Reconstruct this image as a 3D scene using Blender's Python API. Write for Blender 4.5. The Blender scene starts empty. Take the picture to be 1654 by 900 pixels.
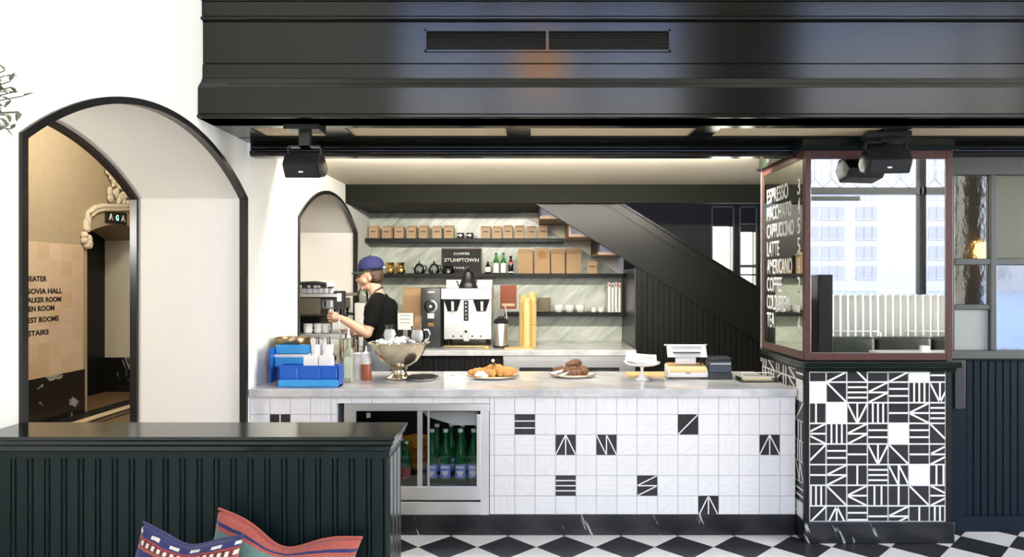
import bpy, bmesh, math, random
from mathutils import Vector, Matrix
random.seed(7)
SC = bpy.context.scene
COL = SC.collection
PI = math.pi

# ---------------------------------------------------------------- camera
F = 1103.0                      # focal length in pixels of the 1654 px wide frame
VX, VY = 860.0, 453.0           # vanishing point in the frame
HC = 1.616                      # eye height
cam_d = bpy.data.cameras.new('camera')
cam = bpy.data.objects.new('camera', cam_d); COL.objects.link(cam)
cam_d.sensor_fit = 'HORIZONTAL'; cam_d.sensor_width = 36.0
cam_d.lens = 36.0 * F / 1654.0
cam_d.shift_x = -(VX - 827.0) / 1654.0
cam_d.shift_y = (VY - 450.0) / 1654.0
cam_d.clip_start = 0.05; cam_d.clip_end = 400
cam.location = (0, 0, HC); cam.rotation_euler = (PI / 2, 0, 0)
SC.camera = cam

# ---------------------------------------------------------------- sky, exposure
SC.view_settings.view_transform = 'Standard'
SC.view_settings.look = 'None'
SC.view_settings.gamma = 1.0
SC.view_settings.use_curve_mapping = False
SC.view_settings.exposure = 0.44
world = bpy.data.worlds.new('sky'); SC.world = world; world.use_nodes = True
wn, wl = world.node_tree.nodes, world.node_tree.links
wn.clear()
w_out = wn.new('ShaderNodeOutputWorld'); w_bg = wn.new('ShaderNodeBackground')
w_tc = wn.new('ShaderNodeTexCoord'); w_sep = wn.new('ShaderNodeSeparateXYZ'); w_cr = wn.new('ShaderNodeValToRGB')
wl.new(w_tc.outputs['Generated'], w_sep.inputs[0]); wl.new(w_sep.outputs['Z'], w_cr.inputs[0])
wl.new(w_cr.outputs[0], w_bg.inputs[0]); wl.new(w_bg.outputs[0], w_out.inputs[0])
w_bg.inputs[1].default_value = 5.4
_cr = w_cr.color_ramp                                  # hazy white towards the horizon, blue overhead
_cr.elements[0].position = 0.0; _cr.elements[0].color = (1.0, .915, .79, 1)
_cr.elements[1].position = 1.0; _cr.elements[1].color = (.22, .36, .75, 1)
for p_, c_ in ((.20, (1.0, .925, .82, 1)), (.32, (.46, .60, .98, 1)), (.45, (.32, .46, .92, 1))):
    e_ = _cr.elements.new(p_); e_.color = c_

def area_light(name, loc, rot, sx, sy, power, col):
    ld = bpy.data.lights.new(name, 'AREA'); ld.shape = 'RECTANGLE'; ld.size = sx; ld.size_y = sy; ld.energy = power; ld.color = col
    lo = bpy.data.objects.new(name, ld); COL.objects.link(lo); lo.location = loc; lo.rotation_euler = rot
    return lo
# area lamp added outside the end window, boosting daylight on the left wall
area_light('end_window_boost', (9.16, 1.45, 2.75), (0, PI/2, 0), 4.4, 4.0, 720, (1.0, .985, .95))

cy = SC.cycles
cy.max_bounces = 10; cy.diffuse_bounces = 5; cy.glossy_bounces = 5; cy.transmission_bounces = 8; cy.transparent_max_bounces = 12
cy.sample_clamp_indirect = 8.0; cy.caustics_reflective = False; cy.caustics_refractive = False

# ---------------------------------------------------------------- helpers
def X(px, d): return (px - VX) / F * d
def Z(py, d): return HC + (VY - py) / F * d

def tag(o, label, cat, group=None, kind=None):
    o['label'] = label
    if cat: o['category'] = cat
    if group: o['group'] = group
    if kind: o['kind'] = kind
    return o

def thing(name, label, cat, loc=(0, 0, 0), group=None, rz=0.0, kind=None):
    o = bpy.data.objects.new(name, None); COL.objects.link(o)
    o.empty_display_size = .05
    o.location = loc; o.rotation_euler = (0, 0, rz)
    return tag(o, label, cat, group, kind)

class B:
    """collects shapes for ONE mesh"""
    def __init__(s): s.bm = bmesh.new(); s.mi = 0
    def mat(s, i): s.mi = i; return s
    def face(s, vs):
        try:
            f = s.bm.faces.new(vs); f.material_index = s.mi; return f
        except ValueError: return None
    def poly(s, pts): return s.face([s.bm.verts.new(p) for p in pts])
    def box(s, x0, x1, y0, y1, z0, z1, bev=0.0, seg=2):
        if x0 > x1: x0, x1 = x1, x0
        if y0 > y1: y0, y1 = y1, y0
        if z0 > z1: z0, z1 = z1, z0
        v = [s.bm.verts.new(p) for p in ((x0,y0,z0),(x1,y0,z0),(x1,y1,z0),(x0,y1,z0),(x0,y0,z1),(x1,y0,z1),(x1,y1,z1),(x0,y1,z1))]
        fs = [s.face([v[i] for i in q]) for q in ((0,3,2,1),(4,5,6,7),(0,1,5,4),(1,2,6,5),(2,3,7,6),(3,0,4,7))]
        if bev > 0:
            es = list({e for f in fs for e in f.edges})
            r = bmesh.ops.bevel(s.bm, geom=es, offset=min(bev, .49*min(x1-x0, y1-y0, z1-z0)), segments=seg, profile=.5, affect='EDGES')
            for f in r['faces']: f.material_index = s.mi
        return s
    def cbox(s, c, sz, bev=0.0):
        return s.box(c[0]-sz[0]/2, c[0]+sz[0]/2, c[1]-sz[1]/2, c[1]+sz[1]/2, c[2]-sz[2]/2, c[2]+sz[2]/2, bev)
    def prism(s, poly, axis, a, b):
        """2D polygon extruded along axis; axis 'x': poly=(y,z) 'y': (x,z) 'z': (x,y)"""
        def P(p, t): return {'x': (t, p[0], p[1]), 'y': (p[0], t, p[1]), 'z': (p[0], p[1], t)}[axis]
        A = [s.bm.verts.new(P(p, a)) for p in poly]; C = [s.bm.verts.new(P(p, b)) for p in poly]
        n = len(poly)
        s.face(A); s.face(C[::-1])
        for i in range(n): s.face([A[i], C[i], C[(i+1) % n], A[(i+1) % n]])
        return s
    def rings(s, rings, closed=True, cap=True):
        R = [[s.bm.verts.new(p) for p in r] for r in rings]
        n = len(R[0])
        for a, b in zip(R[:-1], R[1:]):
            for i in range(n if closed else n-1): s.face([a[i], a[(i+1) % n], b[(i+1) % n], b[i]])
        if cap and closed: s.face(R[0][::-1]); s.face(R[-1])
        return s
    def lathe(s, prof, c=(0, 0, 0), n=24, sx=1, sy=1, cap=True):
        rg = []
        for r, z in prof:
            r = max(r, 1e-4)
            rg.append([(c[0]+r*sx*math.cos(2*PI*i/n), c[1]+r*sy*math.sin(2*PI*i/n), c[2]+z) for i in range(n)])
        return s.rings(rg, True, cap)
    def tube(s, pts, r, n=8, r1=None):
        pts = [Vector(p) for p in pts]; m = len(pts); rg = []
        up = Vector((0, 0, 1))
        for i, p in enumerate(pts):
            t = (pts[min(i+1, m-1)] - pts[max(i-1, 0)]).normalized()
            a = t.cross(up if abs(t.z) < .95 else Vector((1, 0, 0))).normalized(); b = t.cross(a)
            rr = r if r1 is None else r + (r1-r)*i/(m-1)
            if callable(r): rr = r(i/(m-1))
            rg.append([p + a*rr*math.cos(2*PI*k/n) + b*rr*math.sin(2*PI*k/n) for k in range(n)])
        return s.rings(rg)
    def sweep(s, pts, prof, normals, side):
        """rect/any profile (a,b) swept: a along normals[i], b along fixed vector side"""
        side = Vector(side)
        return s.rings([[Vector(p) + Vector(nn)*a + side*b for a, b in prof] for p, nn in zip(pts, normals)])
    def ball(s, c, r, n=12, sc=(1, 1, 1), rot=None):
        m = Matrix.Translation(c) @ (rot.to_4x4() if rot else Matrix.Identity(4)) @ Matrix.Diagonal((r*sc[0], r*sc[1], r*sc[2], 1))
        g = bmesh.ops.create_uvsphere(s.bm, u_segments=n, v_segments=max(6, n*2//3), radius=1, matrix=m)
        for v in g['verts']:
            for f in v.link_faces: f.material_index = s.mi
        return s
    def capsule(s, a, b, ra, rb, n=14):
        a, b = Vector(a), Vector(b); t = b - a; L = t.length; t.normalize()
        u = t.cross(Vector((0, 0, 1)) if abs(t.z) < .95 else Vector((1, 0, 0))).normalized(); w = t.cross(u)
        rg = []
        for k in range(-4, 1):
            an = k/4*PI/2; rg.append((a + t*ra*math.sin(an), ra*max(math.cos(an), .02)))
        for k in range(0, 5):
            an = k/4*PI/2; rg.append((b + t*rb*math.sin(an), rb*max(math.cos(an), .02)))
        return s.rings([[p + u*r*math.cos(2*PI*i/n) + w*r*math.sin(2*PI*i/n) for i in range(n)] for p, r in rg])
    def mesh(s, name, smooth=False):
        bmesh.ops.recalc_face_normals(s.bm, faces=s.bm.faces)
        me = bpy.data.meshes.new(name); s.bm.to_mesh(me); s.bm.free()
        if smooth:
            me.polygons.foreach_set('use_smooth', [True]*len(me.polygons))
            if smooth != 'all': me.set_sharp_from_angle(angle=math.radians(38))
        return me
    def make(s, name, mats, parent=None, w=False, smooth=False, loc=None):
        me = s.mesh(name, smooth)
        o = obj(name, me, mats, parent, loc)
        if w and parent is not None: me.transform(parent.matrix_basis.inverted() if True else None)
        return o

def obj(name, me, mats, parent=None, loc=None):
    if not isinstance(mats, (list, tuple)): mats = [mats]
    if not me.materials:
        for m in mats: me.materials.append(m)
    o = bpy.data.objects.new(name, me); COL.objects.link(o)
    if parent is not None: o.parent = parent
    if loc is not None: o.location = loc
    return o

def dup(root, loc, rz=None, label=None, group=None, scale=None):
    r = root.copy(); COL.objects.link(r); r.location = loc
    if rz is not None: r.rotation_euler = (0, 0, rz)
    if scale is not None: r.scale = scale
    if label: r['label'] = label
    if group: r['group'] = group
    for ch in list(root.children):
        c = ch.copy(); COL.objects.link(c); c.parent = r
        for g in list(ch.children):
            d = g.copy(); COL.objects.link(d); d.parent = c
    return r

def text_mesh(body, height, width=None, depth=.002, bold=0.0, align='LEFT'):
    """mesh of lettering lying in the XZ plane, facing -Y; height = cap height, width = total width"""
    cu = bpy.data.curves.new('t', 'FONT'); cu.body = body; cu.size = 1.0; cu.extrude = 0.0; cu.offset = bold; cu.resolution_u = 3
    to = bpy.data.objects.new('t', cu); COL.objects.link(to)
    dg = bpy.context.evaluated_depsgraph_get()
    me = bpy.data.meshes.new_from_object(to.evaluated_get(dg))
    bpy.data.objects.remove(to); bpy.data.curves.remove(cu)
    xs = [v.co.x for v in me.vertices]; ys = [v.co.y for v in me.vertices]
    x0, x1, y0, y1 = min(xs), max(xs), min(ys), max(ys)
    sz = height/(y1-y0); sx = sz if width is None else width/(x1-x0)
    off = {'LEFT': x0, 'CENTER': (x0+x1)/2, 'RIGHT': x1}[align]
    bm = bmesh.new(); bm.from_mesh(me)
    for v in bm.verts: v.co = Vector(((v.co.x-off)*sx, -depth, (v.co.y-y0)*sz))
    for f in bm.faces: f.normal_update()
    if bm.faces and sum(f.normal.y for f in bm.faces) > 0: bmesh.ops.reverse_faces(bm, faces=bm.faces)
    r = bmesh.ops.extrude_face_region(bm, geom=bm.faces[:])
    for e in r['geom']:
        if isinstance(e, bmesh.types.BMVert): e.co.y += depth
    bmesh.ops.recalc_face_normals(bm, faces=bm.faces)
    bm.to_mesh(me); bm.free(); me.materials.clear()
    return me

# ---------------------------------------------------------------- materials
def nm(name):
    m = bpy.data.materials.new(name); m.use_nodes = True
    n, l = m.node_tree.nodes, m.node_tree.links
    return m, n, l, n['Principled BSDF']
def _coord(n, l, scale=(1, 1, 1), rot=(0, 0, 0), kind='Object'):
    tc = n.new('ShaderNodeTexCoord'); mp = n.new('ShaderNodeMapping')
    mp.inputs['Scale'].default_value = scale; mp.inputs['Rotation'].default_value = rot
    if kind == 'World':
        g = n.new('ShaderNodeNewGeometry'); l.new(g.outputs['Position'], mp.inputs[0])
    else: l.new(tc.outputs[kind], mp.inputs[0])
    return mp
def C4(c): return (c[0], c[1], c[2], 1)
def M(name, col, rough=.5, metal=0.0, spec=.5, coat=0.0, trans=0.0, ior=1.5, var=.0, vscale=(6, 6, 6), bump=0.0, bscale=(40, 40, 40), bdist=.002, emit=None, es=0, alpha=1, coatr=.05, sheen=0):
    m, n, l, b = nm(name)
    b.inputs['Base Color'].default_value = C4(col); b.inputs['Roughness'].default_value = rough
    b.inputs['Metallic'].default_value = metal; b.inputs['Specular IOR Level'].default_value = spec
    b.inputs['Coat Weight'].default_value = coat; b.inputs['Coat Roughness'].default_value = coatr
    b.inputs['Transmission Weight'].default_value = trans; b.inputs['IOR'].default_value = ior
    b.inputs['Sheen Weight'].default_value = sheen; b.inputs['Alpha'].default_value = alpha
    if emit: b.inputs['Emission Color'].default_value = C4(emit); b.inputs['Emission Strength'].default_value = es
    if var > 0:
        mp = _coord(n, l, vscale, kind='World'); t = n.new('ShaderNodeTexNoise'); t.inputs['Detail'].default_value = 4
        l.new(mp.outputs[0], t.inputs[0]); mx = n.new('ShaderNodeMix'); mx.data_type = 'RGBA'
        l.new(t.outputs[0], mx.inputs[0])
        mx.inputs[6].default_value = C4([c*(1-var) for c in col]); mx.inputs[7].default_value = C4([min(1, c*(1+var)) for c in col])
        l.new(mx.outputs[2], b.inputs['Base Color'])
    if bump > 0:
        mp = _coord(n, l, bscale, kind='World'); t = n.new('ShaderNodeTexNoise'); t.inputs['Detail'].default_value = 3
        l.new(mp.outputs[0], t.inputs[0]); bp = n.new('ShaderNodeBump'); bp.inputs['Strength'].default_value = bump; bp.inputs['Distance'].default_value = bdist
        l.new(t.outputs[0], bp.inputs['Height']); l.new(bp.outputs[0], b.inputs['Normal'])
        if coat > 0: l.new(bp.outputs[0], b.inputs['Coat Normal'])
    return m
def marble(name, base, vein, scale=2.0, rot=(0, .6, .5), thick=.5, rough=.25, cloud=None, amount=1.0, stretch=(1, 1, 1)):
    m, n, l, b = nm(name); b.inputs['Roughness'].default_value = rough
    mp = _coord(n, l, (scale*stretch[0], scale*stretch[1], scale*stretch[2]), rot, 'World')
    t1 = n.new('ShaderNodeTexNoise'); t1.inputs['Scale'].default_value = 1.2; t1.inputs['Detail'].default_value = 6
    l.new(mp.outputs[0], t1.inputs[0])
    w = n.new('ShaderNodeTexWave'); w.inputs['Scale'].default_value = 1.1; w.inputs['Distortion'].default_value = 9; w.inputs['Detail'].default_value = 5; w.inputs['Detail Scale'].default_value = 1.3
    l.new(mp.outputs[0], w.inputs[0])
    cr = n.new('ShaderNodeValToRGB'); cr.color_ramp.elements[0].position = 0; cr.color_ramp.elements[0].color = (1, 1, 1, 1)
    cr.color_ramp.elements[1].position = thick; cr.color_ramp.elements[1].color = (0, 0, 0, 1)
    l.new(w.outputs[0], cr.inputs[0])
    mul = n.new('ShaderNodeMath'); mul.operation = 'MULTIPLY'; l.new(cr.outputs[0], mul.inputs[0]); l.new(t1.outputs[0], mul.inputs[1])
    mu2 = n.new('ShaderNodeMath'); mu2.operation = 'MULTIPLY'; mu2.inputs[1].default_value = amount; mu2.use_clamp = True; l.new(mul.outputs[0], mu2.inputs[0])
    c1 = n.new('ShaderNodeMix'); c1.data_type = 'RGBA'; l.new(t1.outputs[0], c1.inputs[0]); c1.inputs[6].default_value = C4(base); c1.inputs[7].default_value = C4(cloud or base)
    c2 = n.new('ShaderNodeMix'); c2.data_type = 'RGBA'; l.new(mu2.outputs[0], c2.inputs[0]); l.new(c1.outputs[2], c2.inputs[6]); c2.inputs[7].default_value = C4(vein)
    l.new(c2.outputs[2], b.inputs['Base Color'])
    return m
def streak(name, base, vein, rot, sc=(2, 2, 9), lo=.38, hi=.62, rough=.22, cloud=None, dist=.6):
    m, n, l, b = nm(name); b.inputs['Roughness'].default_value = rough
    mp0 = _coord(n, l, (1, 1, 1), rot, 'World'); mp = n.new('ShaderNodeMapping'); mp.inputs['Scale'].default_value = sc; l.new(mp0.outputs[0], mp.inputs[0])
    t = n.new('ShaderNodeTexNoise'); t.inputs['Scale'].default_value = 1; t.inputs['Detail'].default_value = 9; t.inputs['Roughness'].default_value = .62; t.inputs['Distortion'].default_value = dist
    l.new(mp.outputs[0], t.inputs[0])
    cr = n.new('ShaderNodeValToRGB'); cr.color_ramp.elements[0].position = lo; cr.color_ramp.elements[0].color = C4(vein); cr.color_ramp.elements[1].position = hi; cr.color_ramp.elements[1].color = C4(base)
    l.new(t.outputs[0], cr.inputs[0])
    t2 = n.new('ShaderNodeTexNoise'); t2.inputs['Scale'].default_value = 1.6; l.new(mp0.outputs[0], t2.inputs[0])
    mx = n.new('ShaderNodeMix'); mx.data_type = 'RGBA'; mx.blend_type = 'MULTIPLY'; l.new(t2.outputs[0], mx.inputs[0]); l.new(cr.outputs[0], mx.inputs[6]); mx.inputs[7].default_value = C4(cloud or (.8, .8, .8))
    l.new(mx.outputs[2], b.inputs['Base Color'])
    return m
def wood(name, a, c, scale=(3, 3, 40), rough=.4):
    m, n, l, b = nm(name); b.inputs['Roughness'].default_value = rough
    mp = _coord(n, l, scale, kind='World'); t = n.new('ShaderNodeTexNoise'); t.inputs['Detail'].default_value = 5
    l.new(mp.outputs[0], t.inputs[0]); mx = n.new('ShaderNodeMix'); mx.data_type = 'RGBA'; l.new(t.outputs[0], mx.inputs[0])
    mx.inputs[6].default_value = C4(a); mx.inputs[7].default_value = C4(c); l.new(mx.outputs[2], b.inputs['Base Color'])
    return m
def pane_glass(name, tint=(1, 1, 1), gl=1.0, ior=1.5):
    m = bpy.data.materials.new(name); m.use_nodes = True; n, l = m.node_tree.nodes, m.node_tree.links; n.clear()
    o = n.new('ShaderNodeOutputMaterial'); t = n.new('ShaderNodeBsdfTransparent'); t.inputs[0].default_value = C4(tint)
    g = n.new('ShaderNodeBsdfGlossy'); g.inputs['Roughness'].default_value = .02; fr = n.new('ShaderNodeFresnel'); fr.inputs[0].default_value = ior
    mx = n.new('ShaderNodeMixShader'); l.new(fr.outputs[0], mx.inputs[0]); l.new(t.outputs[0], mx.inputs[1]); l.new(g.outputs[0], mx.inputs[2]); l.new(mx.outputs[0], o.inputs[0])
    return m

m_plaster = M('white_plaster', (.86, .855, .82), .75, var=.02, vscale=(1.2, 1.2, 1.2), bump=.25, bscale=(9, 9, 9), bdist=.004)
m_plaster_in = M('cream_plaster', (.80, .74, .62), .7, var=.04, vscale=(2, 2, 2))
m_black = M('black_gloss_paint', (.007, .007, .0055), .15, spec=.42, bump=.12, bscale=(1.2, 1.2, 30), bdist=.0015)
m_black_st = M('black_stair_paint', (.010, .0105, .009), .30, spec=.24, bump=.12, bscale=(5, 5, 30), bdist=.002)
m_blackmat = M('black_satin_paint', (.009, .009, .0085), .45, spec=.25, bump=.15, bscale=(20, 20, 20))
m_trim = M('black_arch_trim', (.012, .012, .012), .28)
m_green = M('dark_green_paint', (.0065, .0165, .016), .34, spec=.22, bump=.12, bscale=(30, 30, 6), bdist=.001)
m_greencap = M('dark_green_gloss_cap', (.008, .014, .010), .12, spec=.6, bump=.1, bscale=(3, 40, 3), bdist=.001)
m_navy = M('dark_navy_paint', (.004, .011, .019), .36, spec=.2, bump=.1, bscale=(30, 30, 5), bdist=.001)
m_greywood = M('grey_painted_frame', (.085, .09, .085), .35)
m_mahog = wood('mahogany_frame', (.065, .026, .021), (.11, .050, .043), (20, 20, 4), .3)
m_counter = streak('white_counter_marble', (.74, .735, .73), (.46, .47, .485), (0, 0, .6), (2.2, 7, 5), .32, .60, .14, (.82, .82, .82))
m_wallmarble = streak('grey_green_wall_marble', (.66, .69, .62), (.36, .40, .36), (0, .75, 0), (2.2, 5, 11), .33, .60, .25, (.84, .87, .82))
m_basemarble = streak('black_base_marble', (.014, .014, .015), (.42, .42, .42), (0, -1.15, 0), (2.0, 3, 14), .36, .385, .25, (.8, .8, .8), .2)
m_tilew = M('white_glazed_tile', (.78, .78, .78), .22, var=.02, vscale=(7, 7, 7))
m_tileline = M('pale_tile_relief', (.70, .70, .705), .3)
m_grout = M('pale_grout', (.62, .62, .62), .8)
m_groutw = M('white_grout', (.82, .82, .80), .7)
m_tileb = M('black_glazed_tile', (.022, .022, .024), .28, var=.35, vscale=(3, 3, 3))
m_tileink = M('white_tile_line', (.84, .84, .82), .4)
m_fwhite = marble('white_floor_marble', (.78, .77, .73), (.60, .59, .55), 2.5, (0, 0, .5), .4, .3, (.70, .69, .65), .5)
m_fblack = M('black_floor_marble', (.022, .022, .023), .3, var=.4, vscale=(9, 9, 9))
m_steel = M('brushed_steel', (.86, .86, .85), .36, 1.0, bump=.05, bscale=(2, 2, 200), bdist=.0005)
m_steeld = M('dark_steel', (.35, .35, .35), .3, 1.0)
m_chrome = M('chrome', (.86, .86, .85), .08, 1.0)
m_silver = M('tarnished_silver', (.62, .55, .42), .2, 1.0, var=.18, vscale=(14, 14, 14), bump=.12, bscale=(60, 60, 60), bdist=.001)
m_brass = M('brass', (.72, .47, .14), .22, 1.0)
m_bronze = M('bronze', (.33, .24, .13), .3, 1.0, var=.2, vscale=(20, 20, 20))
m_mirror = M('mirror', (.93, .935, .92), .015, 1.0)
m_mirrorold = M('aged_mirror', (.62, .63, .60), .04, 1.0, bump=.12, bscale=(5, 5, 3), bdist=.002)
m_blackp = M('black_plastic', (.015, .015, .016), .35)
m_darkgrey = M('dark_grey_metal', (.035, .038, .042), .35)
m_white = M('white_porcelain', (.88, .87, .85), .2)
m_paper = M('white_paper', (.86, .85, .82), .7)
m_whitep = M('white_plastic', (.84, .84, .83), .35)
m_kraft = M('kraft_paper', (.44, .285, .15), .75, var=.12, vscale=(25, 25, 25), bump=.2, bscale=(40, 40, 40))
m_kraftl = M('pale_kraft_paper', (.54, .38, .23), .75, var=.08, vscale=(25, 25, 25), bump=.2, bscale=(40, 40, 40))
m_ink = M('brown_ink', (.10, .05, .025), .8)
m_inkb = M('black_ink', (.01, .01, .01), .6)
m_chalk = M('chalk_white', (.85, .85, .83), .8)
m_board = M('chalkboard', (.014, .014, .014), .7)
m_blue1 = M('blue_enamel', (.008, .115, .55), .3, coat=.3, var=.25, vscale=(14, 14, 14))
m_blue2 = M('light_blue_enamel', (.05, .36, .74), .32, var=.2, vscale=(12, 12, 12))
m_tan = M('tan_limewash_wall', (.40, .325, .22), .8, var=.07, vscale=(2, 2, 2), bump=.15, bscale=(12, 12, 12))
m_stone = M('carved_limestone', (.70, .62, .48), .8, var=.18, vscale=(22, 22, 22), bump=.5, bscale=(50, 50, 50), bdist=.006)
m_hallcream = M('cream_jamb', (.76, .71, .57), .7, var=.05, vscale=(3, 3, 1))
m_woodl = wood('light_wood', (.66, .43, .18), (.78, .56, .27), (6, 40, 40), .45)
m_soffit = wood('tan_ceiling_board', (.84, .75, .60), (.90, .84, .71), (1.2, 30, 30), .6)
m_coffer = M('tan_coffer_panel', (.80, .66, .45), .6, var=.06, vscale=(3, 3, 3))
m_yellow = M('yellow_paper_cup', (.78, .56, .22), .6, var=.06, vscale=(30, 30, 30))
m_skin = M('skin', (.60, .35, .24), .5, var=.05, vscale=(30, 30, 30))
m_hair = M('brown_hair', (.05, .024, .014), .6, bump=.4, bscale=(90, 90, 30))
m_capblue = M('blue_cotton', (.010, .013, .080), .8, var=.12, vscale=(60, 60, 60))
m_capgreen = M('dark_green_cotton', (.02, .04, .022), .8)
m_tshirt = M('black_cotton', (.005, .005, .005), .9, spec=.1, bump=.3, bscale=(25, 25, 25), bdist=.004)
m_apron = M('grey_denim', (.115, .125, .135), .85, var=.15, vscale=(80, 80, 80))
m_jeans = M('dark_denim', (.02, .025, .04), .85)
m_leatherb = M('brown_leather', (.06, .022, .012), .5)
m_leather = M('dark_green_leather', (.018, .024, .016), .28, bump=.4, bscale=(9, 9, 9), bdist=.01)
m_winglass = pane_glass('window_glass', (.97, .98, .97))
m_clear = pane_glass('clear_glass', (.90, .93, .91), ior=1.45)
m_greenglass = M('green_bottle_glass', (.03, .24, .08), .06, trans=.5, ior=1.3)
m_darkglass = M('brown_bottle_glass', (.02, .012, .008), .08)
m_pastry = M('golden_pastry', (.60, .30, .08), .5, var=.35, vscale=(40, 40, 40), bump=.6, bscale=(60, 60, 60), bdist=.006)
m_pastryd = M('brown_pastry', (.17, .075, .035), .5, var=.4, vscale=(40, 40, 40), bump=.6, bscale=(60, 60, 60), bdist=.006)
m_honey = M('amber_sauce', (.36, .10, .04), .3, coat=.3)
m_ice = M('ice', (.90, .90, .89), .2, trans=.1, ior=1.31)
m_orange = M('orange_tray', (.85, .36, .03), .5)
m_bluelabel = M('blue_label', (.26, .36, .85), .5)
m_redlabel = M('red_label', (.60, .14, .13), .5)
m_facade = M('pale_render_facade', (.47, .45, .42), .9, spec=.1)
m_farpane = M('far_window_glass', (.36, .345, .325), .9, spec=.05)
m_concrete = M('street_concrete', (.36, .355, .34), .9, var=.05, vscale=(.3, .3, .3))
m_curtain = M('sheer_curtain', (.86, .85, .82), .8, trans=.0, sheen=.2)
m_drape = M('olive_drape', (.10, .085, .06), .85)
m_leaf = M('grey_green_leaf', (.15, .17, .10), .6, var=.3, vscale=(60, 60, 60))
m_olive = M('olive_obscured_glass', (.135, .138, .095), .3)
m_frost = M('frosted_glass', (.33, .35, .33), .35, coat=.2)
m_lampw = M('lamp_warm', (1, .8, .5), .5, emit=(1, .62, .25), es=9)
m_exit = M('sign_green', (.2, .9, .5), .5, emit=(.3, 1, .6), es=1.2)
m_poster = M('red_poster', (.36, .09, .045), .6, var=.5, vscale=(50, 50, 50))
# ================================================================ the room
W = 1.792                       # left wall plane at x = -W
WT = .70                        # thickness of the arched wall
DC = 4.325                      # front of the bar counter
DB = 7.54                       # marble back wall
YR = -1.0                       # street wall behind the camera
HT = 5.4                        # lobby ceiling

def S(b, name, mats, label, cat, parent=None, smooth=False):
    o = b.make(name, mats, parent, smooth=smooth)
    if parent is None: tag(o, label, cat, kind='structure')
    return o

# ---- floor: checkerboard laid on the diagonal
HD = .179; FX, FY = .918, 4.137
mfl, n, l, bs = nm('far_checker_floor'); bs.inputs['Roughness'].default_value = .3
mp = _coord(n, l, (1, 1, 1), (0, 0, 0), 'World'); mp.vector_type = 'POINT'
side = HD*math.sqrt(2)
mp.inputs['Rotation'].default_value = (0, 0, PI/4)
mp.inputs['Scale'].default_value = (1/side, 1/side, 1)
_c, _s = math.cos(PI/4), math.sin(PI/4)
mp.inputs['Location'].default_value = (-(FX*_c-FY*_s)/side + .5, -(FX*_s+FY*_c)/side + .5, .5)
ck = n.new('ShaderNodeTexChecker'); ck.inputs['Scale'].default_value = 1; ck.inputs[1].default_value = (.02, .02, .02, 1); ck.inputs[2].default_value = (.75, .74, .70, 1)
l.new(mp.outputs[0], ck.inputs[0]); l.new(ck.outputs[0], bs.inputs['Base Color'])
floor = S(B().box(-W, 9, YR, 8.4, -.12, -.004), 'floor', mfl, 'black and white checkerboard marble floor laid diagonally', 'floor')
q = HD - .0012
def tilemesh(nm_):
    b = B(); b.prism([(0, -q), (q, 0), (0, q), (-q, 0)], 'z', -.004, 0); return b.mesh(nm_)
tb, tw = tilemesh('tile_black'), tilemesh('tile_white')
tb.materials.append(m_fblack); tw.materials.append(m_fwhite)
for i in range(-12, 21):
    for j in range(-6, 3):
        if (i + j) % 2: continue
        x, y = FX + i*HD, FY + j*HD
        if x < -1.2 or x > 4.6 or y < 3.2: continue
        obj('floor_tile', tb if i % 2 == 0 else tw, None, floor, (x, y, 0))

# ---- left wall with two arched openings
def arch_pts(y0, y1, zs, za, n=24):
    hw = (y1-y0)/2; r = za-zs; R = (hw*hw+r*r)/(2*r); cz = za-R; a = math.asin(hw/R); cyy = (y0+y1)/2
    return [(cyy + R*math.sin(-a+2*a*i/n), cz + R*math.cos(-a+2*a*i/n)) for i in range(n+1)]
A1 = (2.39, 4.269, 2.128, 2.45); A2 = (5.215, 6.96, 2.10, 2.395)
b = B()
def span(y0, y1, z0=-.05, z1=HT): b.box(-W-WT, -W, y0, y1, z0, z1)
span(YR, A1[0]); span(A1[1], A2[0]); span(A2[1], 8.4)
for A in (A1, A2):
    pts = arch_pts(*A)
    for (ya, za), (yb, zb) in zip(pts[:-1], pts[1:]):
        b.prism([(ya, za), (yb, zb), (yb, HT), (ya, HT)], 'x', -W-WT, -W)
bmesh.ops.remove_doubles(b.bm, verts=b.bm.verts, dist=1e-4)
# drop the inner faces between neighbouring strips
seen = {}
for f in list(b.bm.faces):
    k = tuple(sorted(v.index for v in f.verts)); 
b.bm.verts.index_update()
for f in list(b.bm.faces):
    k = tuple(sorted(v.index for v in f.verts)); seen.setdefault(k, []).append(f)
dead = [f for fs in seen.values() if len(fs) > 1 for f in fs]
bmesh.ops.delete(b.bm, geom=dead, context='FACES')
S(b, 'wall_left', m_plaster, 'thick white plaster wall with two arched openings', 'wall')

def arch_trim(name, A, xf, xs, label, wd=.03):
    """black edging round an arch on face x = xf, outwards xs"""
    arc = arch_pts(*A, n=32); y0, y1, zs, za = A
    path = [(y0, 0.0), (y0, zs)] + arc[1:-1] + [(y1, zs), (y1, 0.0)]
    hw = (y1-y0)/2; r = za-zs; R = (hw*hw+r*r)/(2*r); cz = za-R; cyy = (y0+y1)/2
    nr = []
    for i, p in enumerate(path):
        if i == 0: v = Vector((0, 1, 0))
        elif i == len(path)-1: v = Vector((0, -1, 0))
        else:
            v = Vector((0, cyy-p[0], cz-p[1])).normalized()
            if i == 1: a_ = Vector((0, 1, 0)); v = (v + a_)/(1+v.dot(a_))
            if i == len(path)-2: a_ = Vector((0, -1, 0)); v = (v + a_)/(1+v.dot(a_))
        nr.append(v)
    bb = B(); bb.sweep([(xf, p[0], p[1]) for p in path], [(-.008, -.03), (wd-.008, -.03), (wd-.008, .012), (-.008, .012)], nr, (xs, 0, 0))
    return S(bb, name, m_trim, label, 'arch trim')
arch_trim('trim_1', A1, -W, 1, 'black edging round the large arch, lobby side')
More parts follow.
